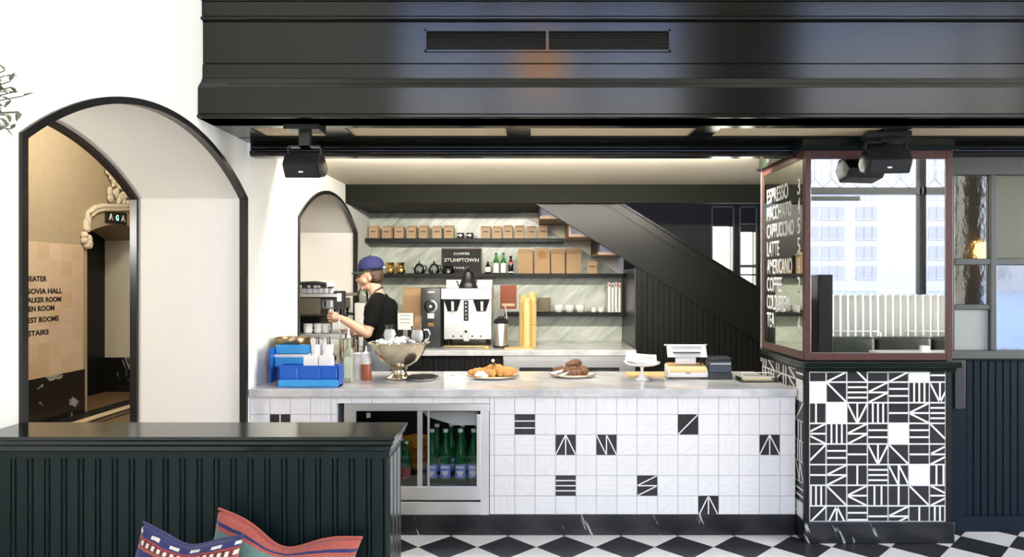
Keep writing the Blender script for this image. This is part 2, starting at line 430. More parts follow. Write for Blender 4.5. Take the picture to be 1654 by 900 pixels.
arch_trim('trim_2', A1, -W-WT, -1, 'black edging round the large arch, hallway side')
arch_trim('trim_3', A2, -W, 1, 'black edging round the small arch behind the bar')

# ---- marble back wall, stair wall, ceilings
S(B().box(-W, .99, DB, DB+.3, -.05, 3.6), 'wall_back', m_wallmarble, 'grey veined marble wall behind the bar shelves', 'wall')
sw0, sw1 = 8.0, 8.2
wx = [(X(1149, 8), X(1186, 8)), (X(1194, 8), X(1223, 8))]
wz = (1.35, Z(333, 8))
b = B(); b.box(.99, wx[0][0], sw0, sw1, -.05, 3.6); b.box(wx[0][1], wx[1][0], sw0, sw1, -.05, 3.6); b.box(wx[1][1], 3.7, sw0, sw1, -.05, 3.6)
for a, c in wx: b.box(a, c, sw0, sw1, -.05, wz[0]); b.box(a, c, sw0, sw1, wz[1], 3.6)
S(b, 'wall_stair', m_blackmat, 'black panelled wall rising behind the staircase', 'wall')
for k, (a, c) in enumerate(wx):
    t = thing('window_%d' % (k+1), ['narrow stair window cut off by the handrail, dark blind half drawn', 'narrow stair window beside the mirrored column, with crossbars'][k], 'window', ((a+c)/2, 8.1, wz[0]), kind='structure')
    b = B(); f = .018
    b.box(a, a+f, 8.0, 8.06, *wz); b.box(c-f, c, 8.0, 8.06, *wz); b.box(a, c, 8.0, 8.06, wz[1]-f, wz[1]); b.box(a, c, 8.0, 8.06, wz[0], wz[0]+f)
    b.make('window_frame', m_greywood, t, w=True)
    B().box(a+f, c-f, 8.03, 8.035, wz[0]+f, wz[1]-f).make('pane', m_winglass, t, w=True)
    zz = Z(366, 8) if k == 0 else Z(375, 8)
    B().box(a+f, c-f, 8.01, 8.025, zz, wz[1]-f).make('blind', m_blackmat, t, w=True)
    if k == 1:
        for yy, h in ((362, .02), (430, .035), (444, .02)):
            B().box(a+f, c-f, 7.995, 8.02, Z(yy, 8)-h/2, Z(yy, 8)+h/2).make('crossbar', m_greywood, t, w=True)
for px, wd in ((1120, .03), (1083, .012), (1142, .04), (1062, .03)):
    pass
S(B().box(3.6, 3.7, 4.5, 8.2, -.05, 3.6), 'wall_right', m_blackmat, 'black wall closing the bar on the right', 'wall')
m_header = M('header_paint', (.010, .011, .008), .55, spec=.1)
HZ0, HZ1 = Z(328, 6.545), Z(298, 6.545)
S(B().box(-W, 3.6, 4.36, 6.62, HZ1, HZ1+.1), 'ceiling', m_soffit, 'pale tan ceiling over the bar', 'ceiling')
S(B().box(-W, 3.6, 6.545, 6.60, HZ0, HZ1).box(-W, .05, 6.60, DB, HZ0, HZ0+.05), 'trim_4', m_header, 'black header beam with glossy underside above the back shelves', 'beam', smooth=False)
S(B().box(-W, 3.7, 6.5, 8.3, 3.55, 3.65), 'ceiling_stair', m_blackmat, 'dark ceiling above the staircase', 'ceiling')

# ---- bulkhead over the bar: glossy black boards
bk = thing('bulkhead', 'wide glossy black panelled bulkhead above the bar', 'bulkhead', (0, 3.7, 2.48), kind='structure')
def zf(y, d=3.66): return Z(y, d)
XR = 9.0
rows = [  # y0,y1 (px), front depth
    (-40, 1, 3.690), (1.5, 26, 3.700), (31, 102.5, 3.712), (103.3, 127, 3.706), (141, 184, 3.655)]
for y0, y1, d in rows:
    B().box(-W, XR, d, 3.80, zf(y1, d), zf(y0, d), .002, 1).make('board', m_black, bk, w=True)
for y0, y1, da, db_ in ((127, 134, 3.703, 3.688), (134, 141, 3.680, 3.657)):
    B().prism([(3.80, zf(y1, db_)), (db_, zf(y1, db_)), (da, zf(y0, da)), (3.80, zf(y0, da))], 'x', -W, XR).make('moulding', m_black, bk, w=True)
for y0, y1, d in ((26, 31, 3.685), (184, 190, 3.645)):
    b = B(); za, zb = zf(y1, d), zf(y0, d); r = (zb-za)/2
    b.prism([(3.80, za), (d+r*.6, za), (d, za+r*.5), (d, za+r*1.5), (d+r*.6, zb), (3.80, zb)], 'x', -W, XR); b.make('moulding', m_black, bk, w=True, smooth=True)
SZ = Z(190, 3.645)
b = B(); b.box(-W, XR, 3.80, 3.84, SZ, zf(-40, 3.69)); b.make('backing', m_blackmat, bk, w=True)
S(B().box(-W, XR, 3.70, 3.86, zf(-40, 3.69), HT), 'wall_upper', m_plaster, 'white wall above the black bulkhead', 'wall')
# soffit under the bulkhead with tan coffers, then the bar beam
sf = thing('soffit', 'black soffit under the bulkhead with tan coffer panels', 'soffit', (0, 4.0, SZ), kind='structure')
B().box(-W, XR, 3.66, 3.90, SZ, SZ+.05).make('front_rail', m_black, sf, w=True)
B().box(-W, XR, 4.16, 4.30, SZ-.002, SZ+.05).make('back_rail', m_black, sf, w=True)
d_ = 4.03
seps = [(-W, X(418, d_)), (X(521, d_), X(566, d_)), (X(818, d_), X(857, d_)), (X(1117, d_), X(1155, d_)), (X(1416, d_), X(1455, d_)), (X(1712, d_), X(1750, d_))]
for a, c in seps: B().box(a, c, 3.90, 4.16, SZ, SZ+.05).make('cross_beam', m_black, sf, w=True)
for (a, c), (e, g) in zip(seps[:-1], seps[1:]): B().box(c, e, 3.90, 4.16, SZ+.012, SZ+.05).make('coffer_panel', m_coffer, sf, w=True)
bz = Z(252, DC)
bb = B()
for zz, r, dy in ((bz+.022, .022, 0), (bz+.060, .018, .012)):
    bb.box(-W, XR, DC+dy+r, 4.42, zz-r, zz+r)
    bb.prism([(DC+dy+r+r*math.sin(t), zz+r*math.cos(t)) for t in [PI+PI*i/8 for i in range(9)]], 'x', -W, XR)
bb.box(-W, XR, DC+.01, 4.42, bz+.075, SZ+.05)
tag(bb.make('trim_5', m_black, smooth=True), 'black moulded beam along the front of the bar ceiling', 'beam', kind='structure')

# ---- vent grille in the bulkhead
vd = 3.712
v0, v1, vz0, vz1 = X(686, vd), X(1083, vd), Z(84, vd), Z(48, vd)
vg = thing('vent_grille', 'long black slatted air vent set in the bulkhead', 'vent', ((v0+v1)/2, vd, vz0))
t = .010
B().box(v0, v1, vd-.008, vd, vz0, vz0+t).box(v0, v1, vd-.008, vd, vz1-t, vz1).box(v0, v0+t, vd-.008, vd, vz0, vz1).box(v1-t, v1, vd-.008, vd, vz0, vz1).make('frame', m_black, vg, w=True)
vm = X(884, vd)
B().box(vm-.008, vm+.008, vd-.009, vd, vz0+t, vz1-t).make('divider', m_black, vg, w=True)
B().box(v0+t, v1-t, vd-.001, vd+.0, vz0+t, vz1-t).make('backing', m_inkb, vg, w=True)
for a, c in ((v0+t, vm-.008), (vm+.008, v1-t)):
    for k in range(8):
        zz = vz0+t+(vz1-vz0-2*t)*(k+.5)/8
        b = B(); b.prism([(vd-.007, zz-.004), (vd-.0055, zz-.005), (vd-.001, zz+.003), (vd-.0025, zz+.004)], 'x', a, c); b.make('slat', m_black, vg, w=True)

# ---- street wall behind the camera with tall windows
win = {'A': (-1.70, 1.88), 'B': (3.28, 6.12), 'C': (6.42, 8.6)}
ZB0, ZB1 = .55, 5.15
b = B(); xs = -W
for k in 'ABC':
    a, c = win[k]; b.box(xs, a, YR-.25, YR, -.05, HT); b.box(a, c, YR-.25, YR, -.05, ZB0); b.box(a, c, YR-.25, YR, ZB1, HT); xs = c
b.box(xs, 9.1, YR-.25, YR, -.05, HT)
S(b, 'wall_street', m_plaster, 'white wall with tall street windows behind the viewer', 'wall')
S(B().box(9.0, 9.1, YR, -.6, -.05, HT).box(9.0, 9.1, 3.5, 4.5, -.05, HT).box(9.0, 9.1, -.6, 3.5, -.05, .5).box(9.0, 9.1, -.6, 3.5, 5.0, HT), 'wall_lobby', m_plaster, 'white end wall of the lobby', 'wall')
S(B().box(-W-WT, 9.1, YR-.25, 3.86, HT, HT+.15), 'ceiling_lobby', m_plaster, 'white lobby ceiling', 'ceiling')
TB0, TB1 = 2.81, 2.905
for k, lab in (('A', 'wide street window directly behind the viewer'), ('B', 'tall street window with leaded transom reflected in the column mirror'), ('C', 'street window at the far right of the lobby')):
    a, c = win[k]; y0, y1 = YR-.16, YR-.06
    t = thing('window_%s' % {'A': 3, 'B': 4, 'C': 5}[k], lab, 'window', ((a+c)/2, YR-.1, ZB0), kind='structure')
    f = .05
    B().box(a, a+f, y0, y1, ZB0, ZB1).box(c-f, c, y0, y1, ZB0, ZB1).box(a, c, y0, y1, ZB0, ZB0+f).box(a, c, y0, y1, ZB1-f, ZB1).make('window_frame', m_greywood, t, w=True)
    B().box(a+f, c-f, y0, y1, TB0, TB1).make('transom_bar', m_greywood, t, w=True)
    B().box(a+f, c-f, y0, y1, 3.42, 3.50).make('transom_bar', m_greywood, t, w=True)
    ms = {'A': (-.5, .7), 'B': (5.41,), 'C': (7.7,)}[k]
    for mx_ in ms: B().box(mx_-.045, mx_-.012, y0, y1, 1.42, 3.42).box(mx_+.012, mx_+.045, y0, y1, 1.42, 3.42).box(mx_-.03, mx_+.03, y0, y1, ZB0+f, 1.42).box(mx_-.03, mx_+.03, y0, y1, 3.50, ZB1-f).make('mullion', m_blackmat, t, w=True)
    for z0, z1 in ((ZB0+f, TB0), (TB1, 3.42), (3.5, ZB1-f)):
        xs_ = [a+f] + list(ms) + [c-f]
        for p, r in zip(xs_[:-1], xs_[1:]): B().box(p, r, YR-.112, YR-.108, z0, z1).make('pane', m_winglass, t, w=True)
    if k != 'A':
        per = .2385; x = a+f
        while x+per < c-f:
            b = B(); b.tube([(x, YR-.10, TB1), (x+per/2, YR-.10, TB1+.125), (x+per, YR-.10, TB1)], .004, 5); b.tube([(x+per/2, YR-.10, TB1+.12), (x+per/2, YR-.10, 3.42)], .003, 5)
            b.make('lead_strip', m_greywood, t, w=True); x += per

t = thing('window_6', 'tall window in the end wall of the lobby', 'window', (9.05, 1.45, .5), kind='structure')
b = B()
for yy in (-.6, .75, 2.1, 3.45): b.box(9.02, 9.08, yy, yy+.05, .5, 5.0)
for zz in (.5, 2.7, 4.95): b.box(9.02, 9.08, -.6, 3.5, zz, zz+.05)
b.make('window_frame', m_greywood, t, w=True)
for y0_ in (-.55, .8, 2.15):
    for z0_, z1_ in ((.55, 2.7), (2.75, 4.95)): B().box(9.048, 9.052, y0_, y0_+1.3, z0_, z1_).make('pane', m_winglass, t, w=True)
# ---- unseen light strip added behind the beam to brighten the bar alcove
lt = thing('bar_fill_strip', 'added unseen warm light strip behind the beam, brightening the bar alcove', 'lamp', (.7, 4.80, HZ1-.002))
B().box(-2.3, 2.3, -.06, .06, -.035, 0).make('housing', m_steel, lt)
B().box(-2.28, 2.28, -.05, .05, -.040, -.035).make('diffuser', M('bar_fill_diffuser', (1, .95, .85), .5, emit=(1, .92, .78), es=3), lt)
ld_ = bpy.data.lights.new('bar_fill_light', 'AREA'); ld_.shape = 'RECTANGLE'; ld_.size = 4.5; ld_.size_y = .1; ld_.energy = 168; ld_.color = (1, .94, .82)
lo_ = bpy.data.objects.new('bar_fill_light', ld_); COL.objects.link(lo_); lo_.parent = lt; lo_.location = (0, .0, -.05); lo_.rotation_euler = (math.radians(62), 0, 0)

# ---- hallway beyond the arch
HX = -5.49
hx = HX-.70
b = B(); b.box(hx, HX, 1.5, 8.42, -.05, 3.9); b.box(hx, HX, 9.9, 12, -.05, 3.9)
pts = arch_pts(8.42, 9.9, 2.20, 2.36, 14)
for (ya, za), (yb, zb) in zip(pts[:-1], pts[1:]): b.prism([(ya, za), (yb, zb), (yb, 3.9), (ya, 3.9)], 'x', hx, HX)
S(b, 'wall_hall', m_tan, 'tan limewashed hallway wall beyond the arch', 'wall')
S(B().box(hx-.02, HX+.012, 1.5, 8.36, 0, .53).box(hx+.0, HX+.012, 9.885, 12, 0, .50), 'baseboard_hall', m_basemarble, 'black marble wainscot along the hallway wall', 'wainscot')
S(B().box(hx-.0, HX, 9.886, 9.9, .50, 2.19), 'trim_6', m_hallcream, 'cream painted door jamb in the hallway', 'jamb')
S(B().box(hx-.05, HX-.02, 8.36, 8.44, 0, 2.2).box(hx-.06, hx, 8.4, 9.9, 0, 2.34), 'door_1', m_blackmat, 'black door standing at the hallway opening', 'door')
S(B().box(hx-.1, -W-WT, 12, 12.1, -.05, 3.9), 'wall_hall_end', m_tan, 'tan wall at the end of the hallway', 'wall')
S(B().box(hx-.1, -W-WT, 1.4, 1.5, -.05, 3.9), 'wall_hall_start', m_tan, 'tan wall at the near end of the hallway', 'wall')
S(B().box(hx-.1, -W-WT, 1.4, 12.1, 3.8, 3.9), 'ceiling_hall', m_tan, 'tan hallway ceiling', 'ceiling')
S(B().box(-W-WT-.02, -W-WT, 8.4, 12.1, -.05, 3.9), 'wall_hall_inner', m_tan, 'tan hallway wall opposite the directory', 'wall')
hf = S(B().box(hx-.1, -W, 1.4, 12.1, -.12, 0), 'floor_hall', M('brown_hall_floor', (.22, .14, .075), .35, var=.15, vscale=(3, 3, 3)), 'brown stone hallway floor with dark border stripes', 'floor')
for x0, x1, mm in ((HX+.012, HX+.25, m_fblack), (HX+.25, HX+.40, m_coffer), (HX+.40, HX+.47, m_fblack), (HX+.53, HX+.60, m_fblack)):
    B().box(x0, x1, 1.5, 12, 0, .002).make('border_strip', mm, hf)
S(B().box(-W-WT, -W-.001, A1[0], A1[1], 0, .006), 'floor_reflector', m_fwhite, 'added unseen pale threshold in the large arch', 'reflector')  # unseen slab added to bounce light up onto the arch vault
# hall lamps, all unseen, added to light the hallway and the arches
hl = thing('hall_fill_lamp', 'added unseen warm lamp lighting the hallway from its ceiling', 'lamp', (-4.2, 7.3, 3.8))
B().lathe([(.02, 0), (.18, 0), (.20, -.03), (.17, -.10), (.08, -.14), (.01, -.15)], n=24).make('lamp_shade', M('opal_fill_lamp', (1, .9, .7), .5, emit=(1, .80, .52), es=6), hl, smooth=True)
hld = bpy.data.lights.new('hall_fill_bulb', 'POINT'); hld.energy = 85; hld.color = (1, .92, .78); hld.shadow_soft_size = .15
hlo = bpy.data.objects.new('hall_fill_bulb', hld); COL.objects.link(hlo); hlo.parent = hl; hlo.location = (0, 0, -.35)
h2 = dup(hl, (-3.1, 5.1, 3.8), None, 'added unseen lamp brightening the jamb of the small arch')  # extra lamp added to whiten the small arch jamb
h2d = hld.copy(); h2d.energy = 38; h2d.color = (1, .95, .86)
for c_ in h2.children:
    if c_.type == 'LIGHT': c_.data = h2d
h3 = dup(hl, (-3.35, 2.75, 2.35), None, 'added unseen hanging lamp brightening the vault of the large arch')  # extra lamp added out of sight to light the large arch vault
B().tube([(0, 0, -.01), (0, 0, 1.45)], .008, 8).make('cord', m_blackp, h3)
h3d = hld.copy(); h3d.energy = 50; h3d.color = (1, .97, .91)
for c_ in h3.children:
    if c_.type == 'LIGHT': c_.data = h3d

# ---- street
S(B().box(-60, 140, -130, YR-.25, -.25, -.15), 'ground_street', m_concrete, 'pale street paving outside the windows', 'street')
# ================================================================ patterned tiles
TS = .1292                                       # tile pitch
PAT = {
 'H1': [((0,.5),(1,.5))], 'H2': [((0,.33),(1,.33)),((0,.67),(1,.67))], 'H3': [((0,.25),(1,.25)),((0,.5),(1,.5)),((0,.75),(1,.75))],
 'V1': [((.5,0),(.5,1))], 'V2': [((.33,0),(.33,1)),((.67,0),(.67,1))], 'V3': [((.25,0),(.25,1)),((.5,0),(.5,1)),((.75,0),(.75,1))],
 'S': [((0,0),(1,1))], 'R': [((0,1),(1,0))],
 'A': [((0,0),(.5,1)),((1,0),(.5,1)),((.5,0),(.5,1))], 'Y': [((0,1),(.5,0)),((1,1),(.5,0)),((.5,0),(.5,1))],
 'Z': [((0,.5),(1,1)),((0,.5),(1,.5)),((0,0),(1,.5))], 'N': [((0,1),(.5,0)),((.5,0),(.5,1)),((.5,1),(1,0))],
 'K': [((0,.5),(1,1)),((0,.5),(1,.5)),((0,.5),(1,0))], 'L': [((1,.5),(0,1)),((1,.5),(0,.5)),((1,.5),(0,0))], 'W': []}
def clip_poly(poly, x0, x1, y0, y1):
    def cl(ps, ins, inter):
        out = []
        for i in range(len(ps)):
            a, c = ps[i-1], ps[i]
            if ins(c):
                if not ins(a): out.append(inter(a, c))
                out.append(c)
            elif ins(a): out.append(inter(a, c))
        return out
    def ix(v):
        return lambda a, c: (v, a[1]+(c[1]-a[1])*(v-a[0])/(c[0]-a[0]))
    def iy(v):
        return lambda a, c: (a[0]+(c[0]-a[0])*(v-a[1])/(c[1]-a[1]), v)
    for ins, it in ((lambda p: p[0] >= x0, ix(x0)), (lambda p: p[0] <= x1, ix(x1)), (lambda p: p[1] >= y0, iy(y0)), (lambda p: p[1] <= y1, iy(y1))):
        if not poly: return []
        poly = cl(poly, ins, it)
    return poly
TCACHE = {}
def tile(kind, pat, u0=0, u1=1, v0=0, v1=1, gap=.012, lw=.085):
    key = (kind, pat, round(u0, 2), round(u1, 2), round(v0, 2), round(v1, 2), gap)
    if key in TCACHE: return TCACHE[key]
    g = gap
    a, c, e, f = u0+g, u1-g, v0+g, v1-g
    if c-a < .04 or f-e < .04: return None
    b = B(); b.mat(0).box(a*TS, c*TS, 0, .006, e*TS, f*TS)
    b.mat(1)
    for (x0, y0), (x1, y1) in PAT[pat]:
        dx, dy = x1-x0, y1-y0; L = math.hypot(dx, dy); nx, ny = -dy/L*lw/2, dx/L*lw/2; ex, ey = dx/L*.1, dy/L*.1
        p = clip_poly([(x0-ex+nx, y0-ey+ny), (x1+ex+nx, y1+ey+ny), (x1+ex-nx, y1+ey-ny), (x0-ex-nx, y0-ey-ny)], a, c, e, f)
        if len(p) > 2: b.prism([(x*TS, y*TS) for x, y in p], 'y', -.0011, .001)
    me = b.mesh('tile')
    for m in {'black': (m_tileb, m_tileink), 'white': (m_tilew, m_tileline)}[kind]: me.materials.append(m)
    TCACHE[key] = me
    return me

# ================================================================ bar counter
CZ = Z(628, DC); CTH = .050
ct = thing('bar_counter', 'long bar counter faced with white relief tiles and a few black ones', 'counter', (0, DC+.3, 0))
yb = DC+.008
fx0, fx1, fz1, fz0 = X(545, DC), X(790.6, DC), Z(652, DC), .131
CX0, CX1 = -W+.003, 1.665
b = B(); b.box(CX0, fx0, yb, 4.95, 0, CZ-CTH).box(fx0, fx1, yb, 4.95, fz1, CZ-CTH).box(fx1, CX1, yb, 4.95, 0, CZ-CTH).box(fx0, fx1, yb, 4.95, 0, fz0).box(fx0, fx1, 4.93, 4.95, fz0, fz1)
b.make('carcass', m_grout, ct, w=True)
B().box(CX0, CX1, DC+.002, DC+.012, 0, .131, .002, 1).make('base_board', m_basemarble, ct, w=True)
special = {(0, 1): 'H2', (2, 2): 'A', (4, 2): 'N', (8, 1): 'S', (12, 2): 'A', (2, 4): 'H3', (6, 4): 'Z', (9, 5): 'A', (-12, 1): 'V1'}
ox = X(831.3, DC); oz = Z(669.4, DC)            # left / top edge of cell (0, 1)
regs = [(CX0, fx0-.004, .133, CZ-CTH), (fx0-.004, fx1+.001, fz1, CZ-CTH), (fx1+.001, CX1, .133, CZ-CTH)]
pk = ['H1', 'H2', 'H3', 'V1', 'V2', 'V3', 'S', 'R', 'A', 'Y', 'Z', 'N', 'K', 'L', 'W']
rt = random.Random(3)
for r in range(0, 6):
    for k in range(-14, 15):
        cx, cz = ox+k*TS, oz-r*TS                # lower-left corner of the cell
        pat = rt.choice(pk)
        for (a, c, e, f) in regs:
            u0, u1 = max(0, (a-cx)/TS), min(1, (c-cx)/TS); v0, v1 = max(0, (e-cz)/TS), min(1, (f-cz)/TS)
            if u1-u0 < .06 or v1-v0 < .06: continue
            sp = special.get((k, r))
            me = tile('black' if sp else 'white', sp or pat, u0, u1, v0, v1, lw=.055 if sp else .022)
            if me: obj('tile', me, None, ct, Vector((cx, DC, cz))-ct.location)
CB = 5.15
top = B().box(CX0, 1.668, DC-.022, CB, CZ-CTH, CZ, .005, 2).make('counter_top', m_counter)
tag(top, 'white veined marble slab topping the bar counter', 'countertop')

# ================================================================ glass fronted fridge in the counter
fr = thing('bottle_fridge', 'steel framed glass fridge built into the bar counter', 'fridge', ((fx0+fx1)/2, DC+.2, fz0))
fo0, fo1 = X(556, DC), X(790, DC)
z_in0, z_in1 = Z(786, DC), Z(664, DC)
b = B(); yF = DC-.004
b.box(fo0, fo1, yF, yF+.03, z_in1, fz1, .002, 1); b.box(X(776, DC), fo1, yF, yF+.03, fz0+.0, z_in1); b.box(fo0, X(575, DC), yF, yF+.03, fz0, z_in1)
b.make('frame', m_steel, fr, w=True)
B().box(fo0, X(776, DC), yF, yF+.03, Z(808, DC), z_in0, .003, 1).make('lower_rail', m_steel, fr, w=True)
B().box(fo0, X(776, DC), yF, yF+.03, fz0, Z(811, DC), .003, 1).make('toe_panel', m_steel, fr, w=True)
b = B(); b.box(fo0, fo1, 4.90, 4.92, fz0, fz1).box(fo0, fo0+.012, yF+.03, 4.9, fz0, fz1).box(fo1-.012, fo1, yF+.03, 4.9, fz0, fz1).box(fo0, fo1, yF+.03, 4.9, fz1-.012, fz1).box(fo0, fo1, yF+.03, 4.9, fz0, z_in0-.006)
b.make('interior', m_blackmat, fr, w=True)
B().box(fo0+.012, fo1-.012, yF+.05, 4.88, z_in0-.006, z_in0).make('shelf', m_darkgrey, fr, w=True)
for px, wd in ((678, 8), (692, 3)): B().box(X(px-wd/2, DC), X(px+wd/2, DC), yF+.004, yF+.02, z_in0, z_in1).make('door_stile', m_steel, fr, w=True)
B().box(X(770, DC), X(776, DC), yF-.012, yF, Z(790, DC), z_in1-.02, .003).make('handle', m_steel, fr, w=True)
for a, c, yy in ((575, 674, .012), (682, 776, .012)): B().box(X(a, DC), X(c, DC), yF+yy, yF+yy+.003, z_in0, z_in1).make('glass_door', pane_glass('fridge_glass', (.93, .95, .93)) if a == 575 else m_winglass, fr, w=True)
b = B(); b.prism([(X(683, 4.5), Z(664, 4.5)), (X(772, 4.5), Z(664, 4.5)), (X(772, 4.5), Z(686, 4.5)), (X(735, 4.5), Z(686, 4.5)), (X(690, 4.5), Z(672, 4.5))], 'y', 4.48, 4.55); b.make('cooling_unit', m_whitep, fr, w=True)
b = B(); b.box(X(590, DC), X(596, DC), yF+.035, yF+.05, z_in1-.05, z_in1-.02).make('lamp', m_whitep, fr, w=True)
def bottle(name, label, loc, h, glass, lab, group=None, cap=m_white, r=.037, lz=(.07, .33), neck=.36):
    t = thing(name, label, 'bottle', loc, group)
    b = B(); b.lathe([(r*.8, 0), (r, .008), (r, h*.52), (r*.86, h*.60), (r*neck*1.15, h*.76), (r*neck, h*.93), (r*neck*1.1, h*.94), (r*neck*1.1, h*.955)], n=18); b.make('glass', glass, t, smooth=True)
    b = B(); b.lathe([(r*neck*1.25, h*.94), (r*neck*1.3, h), (r*neck*.9, h+.001)], n=14); b.make('cap', cap, t, smooth=True)
    if lab:
        b = B(); n = 14; rr = r+.0012
        R0 = [[(rr*math.cos(a), rr*math.sin(a), h*z) for a in [-PI/2-1.15+2.3*i/n for i in range(n+1)]] for z in (lz[0], lz[0]+.01, lz[1]-.01, lz[1])]
        b.rings(R0, closed=False); b.make('label', lab, t, smooth=True)
    return t
mark_w = M('label_mark', (.85, .85, .86), .5)
bt = None
for i, px in enumerate((698, 720, 744, 765)):
    loc = (X(px, 4.46), 4.46, z_in0)
    lab = ['green glass water bottle with blue label, front row, beside the fridge divider', 'green glass water bottle with blue label, front row, second from the divider', 'green glass water bottle with blue label, front row, third from the divider', 'green glass water bottle with blue label, front row, nearest the fridge handle'][i]
    if bt is None:
        bt = bottle('water_bottle', lab, loc, .335, m_greenglass, m_bluelabel, 'water bottles in the fridge')
        b = B(); b.prism([(-.024, .070), (.024, .070), (.018, .050), (0, .036), (-.018, .050)], 'y', -.0395, -.037); b.prism([(-.026, .1), (.026, .1), (.026, .088), (-.026, .088)], 'y', -.0395, -.037); b.make('label_mark', mark_w, bt)
    else: dup(bt, loc, None, lab)
for i, (px, d, lab) in enumerate(((706, 4.62, 'green glass water bottle in the back row behind the first blue-labelled one'), (729, 4.64, 'green glass water bottle in the back row between the first two blue labels'), (747, 4.63, 'green glass water bottle in the back row behind the third blue label'), (771, 4.62, 'green glass water bottle in the back corner by the fridge handle'))):
    dup(bt, (X(px, d), d, z_in0), None, lab)
rb = bottle('sparkling_bottle', 'green glass bottle with red label beside the green partition, in front', (X(657, 4.48), 4.48, z_in0), .25, m_greenglass, m_redlabel, 'red-label bottles in the fridge', r=.031)
dup(rb, (X(648, 4.57), 4.57, z_in0), None, 'green glass bottle with red label behind the other one, half hidden by the partition')
for k, lab in enumerate(('orange tray at the bottom of the fridge stack', 'orange tray in the middle of the fridge stack', 'orange tray on top of the fridge stack')):
    zz = z_in0+(.11 if k == 0 else .11+.078*k)
    b = B(); c = (X(672, 4.75), 4.75, z_in0+.0+.075*k)
    b.lathe([(.05, .0), (.085, .01), (.125, .062), (.128, .066), (.118, .064), (.08, .02), (.02, .016)], c, n=4, cap=False)
    o = b.make('food_tray', m_orange); tag(o, lab, 'tray', 'orange trays stacked in the fridge')

# ================================================================ mirrored column
PD = 4.20
px0, px1, pdb = 1.675, 2.578, 4.99
col = thing('mirrored_column', 'square column with mahogany framed mirrors above black patterned tile', 'column', ((px0+px1)/2, 4.6, 0), kind='structure')
zt0, zt1, zs1, zm1 = Z(843, PD), Z(597, PD), Z(582, PD), Z(243, PD)
B().box(px0+.012, px1-.012, PD+.02, pdb-.01, 0, 2.55).make('core', m_blackmat, col, w=True)
B().box(px0-.006, px1+.012, PD-.012, pdb, 0, zt0, .004).make('base_board', m_basemarble, col, w=True)
b = B(); b.box(px0+.0, X(1307, PD), PD, PD+.03, zt0, zt1).box(X(1528, PD), px1, PD, PD+.03, zt0, zt1); b.make('corner_trim', m_blackmat, col, w=True)
b = B(); b.box(px0-.02, px1+.05, PD-.035, pdb, zt1+.012, zs1-.006, .006); b.box(px0-.01, px1+.02, PD-.015, pdb, zt1-.012, zt1+.012); b.make('sill', m_greencap, col, w=True)
B().box(X(1306, PD), X(1529, PD), PD+.004, PD+.02, zt0, zt1).make('grout_bed', m_groutw, col, w=True)
rowsP = ["H1 Z R H1 Z W H2", "W R H3 Z H2 V3 Y", "V1 W Y V3 H1 K H3", "K V3 Z H2 W H2 R", "S H2 H1 Y R H1 Z", "H1 Z V1 H3 N W V2", "V3 R K V2 V1 R L", "S A H2 H1 Z V1 V3"]
TSP = (1434.7-1334.6)/3/F*PD
tcx = X(1334.6, PD)
for r, row in enumerate(rowsP):
    for c, pt in enumerate(row.split()):
        x = tcx+(c-1)*TS*(TSP/TS); z = Z(650.7, PD)-(r-1)*TSP
        u0, u1 = max(0, (X(1307.4, PD)-x)/TSP), min(1, (X(1527.5, PD)-x)/TSP); v0, v1 = max(0, (zt0-z)/TSP), min(1, (zt1-z)/TSP)
        me = tile('white' if pt == 'W' else 'black', pt if pt != 'W' else 'H3', u0, u1, v0, v1, gap=.042 if pt != 'W' else .005, lw=.085 if pt != 'W' else .02)
        if me:
            o = obj('tile', me, None, col, Vector((x, PD, z))-col.location); o.scale = (TSP/TS, 1, TSP/TS)
# side tiles (left flank of the column)
B().box(px0+.004, px0+.02, PD+.03, pdb, zt0, zt1).make('grout_bed', m_groutw, col, w=True)
rt = random.Random(11); pkb = ['V3', 'S', 'Y', 'N', 'Z', 'R', 'A', 'V2', 'K', 'H2', 'L']
for r in range(8):
    for c in range(6):
        y = pdb-.01-c*TSP; z = Z(650.7, PD)-(r-1)*TSP
        v0, v1 = max(0, (zt0-z)/TSP), min(1, (zt1-z)/TSP); u1 = min(1, (y-(PD+.02))/TSP)
        if u1 < .1: continue
        pt = rt.choice(pkb); wt = (r, c) in ((7, 5), (1, 5))
        me = tile('white' if wt else 'black', 'H3' if wt else pt, 0, u1, v0, v1, gap=.042, lw=.085)
        if me:
            o = obj('tile', me, None, col, Vector((px0, y, z))-col.location); o.rotation_euler = (0, 0, -PI/2); o.scale = (TSP/TS, 1, TSP/TS)
# mirrors and their frames
zmi0, zmi1 = Z(570, PD), Z(257, PD)
xi0, xi1 = X(1309, PD), X(1527, PD)
b = B(); f0, f1 = PD-.012, PD+.02
b.box(px0, xi0, f0, f1, zs1, zm1, .003, 1).box(xi1, px1, f0, f1, zs1, zm1, .003, 1).box(xi0, xi1, f0, f1, zs1, zmi0, .003, 1).box(xi0, xi1, f0, f1, zmi1, zm1, .003, 1)
b.make('mirror_frame', m_mahog, col, w=True)
B().box(xi0, xi1, PD-.001, PD+.012, zmi0, zmi1).make('mirror', m_mirror, col, w=True)
b = B(); g0, g1 = px0-.002, px0+.02
b.box(g0, g1, pdb-.03, pdb, zs1, zm1).box(g0, g1, PD+.02, PD+.03, zs1, zm1).box(g0, g1, PD+.03, pdb-.03, zs1, zs1+.05).box(g0, g1, PD+.03, pdb-.03, zm1-.045, zm1)
b.make('mirror_frame', m_mahog, col, w=True)
B().box(px0+.004, px0+.012, PD+.03, pdb-.03, zs1+.05, zm1-.045).make('mirror', M('menu_mirror', (.72, .74, .66), .02, 1.0), col, w=True)
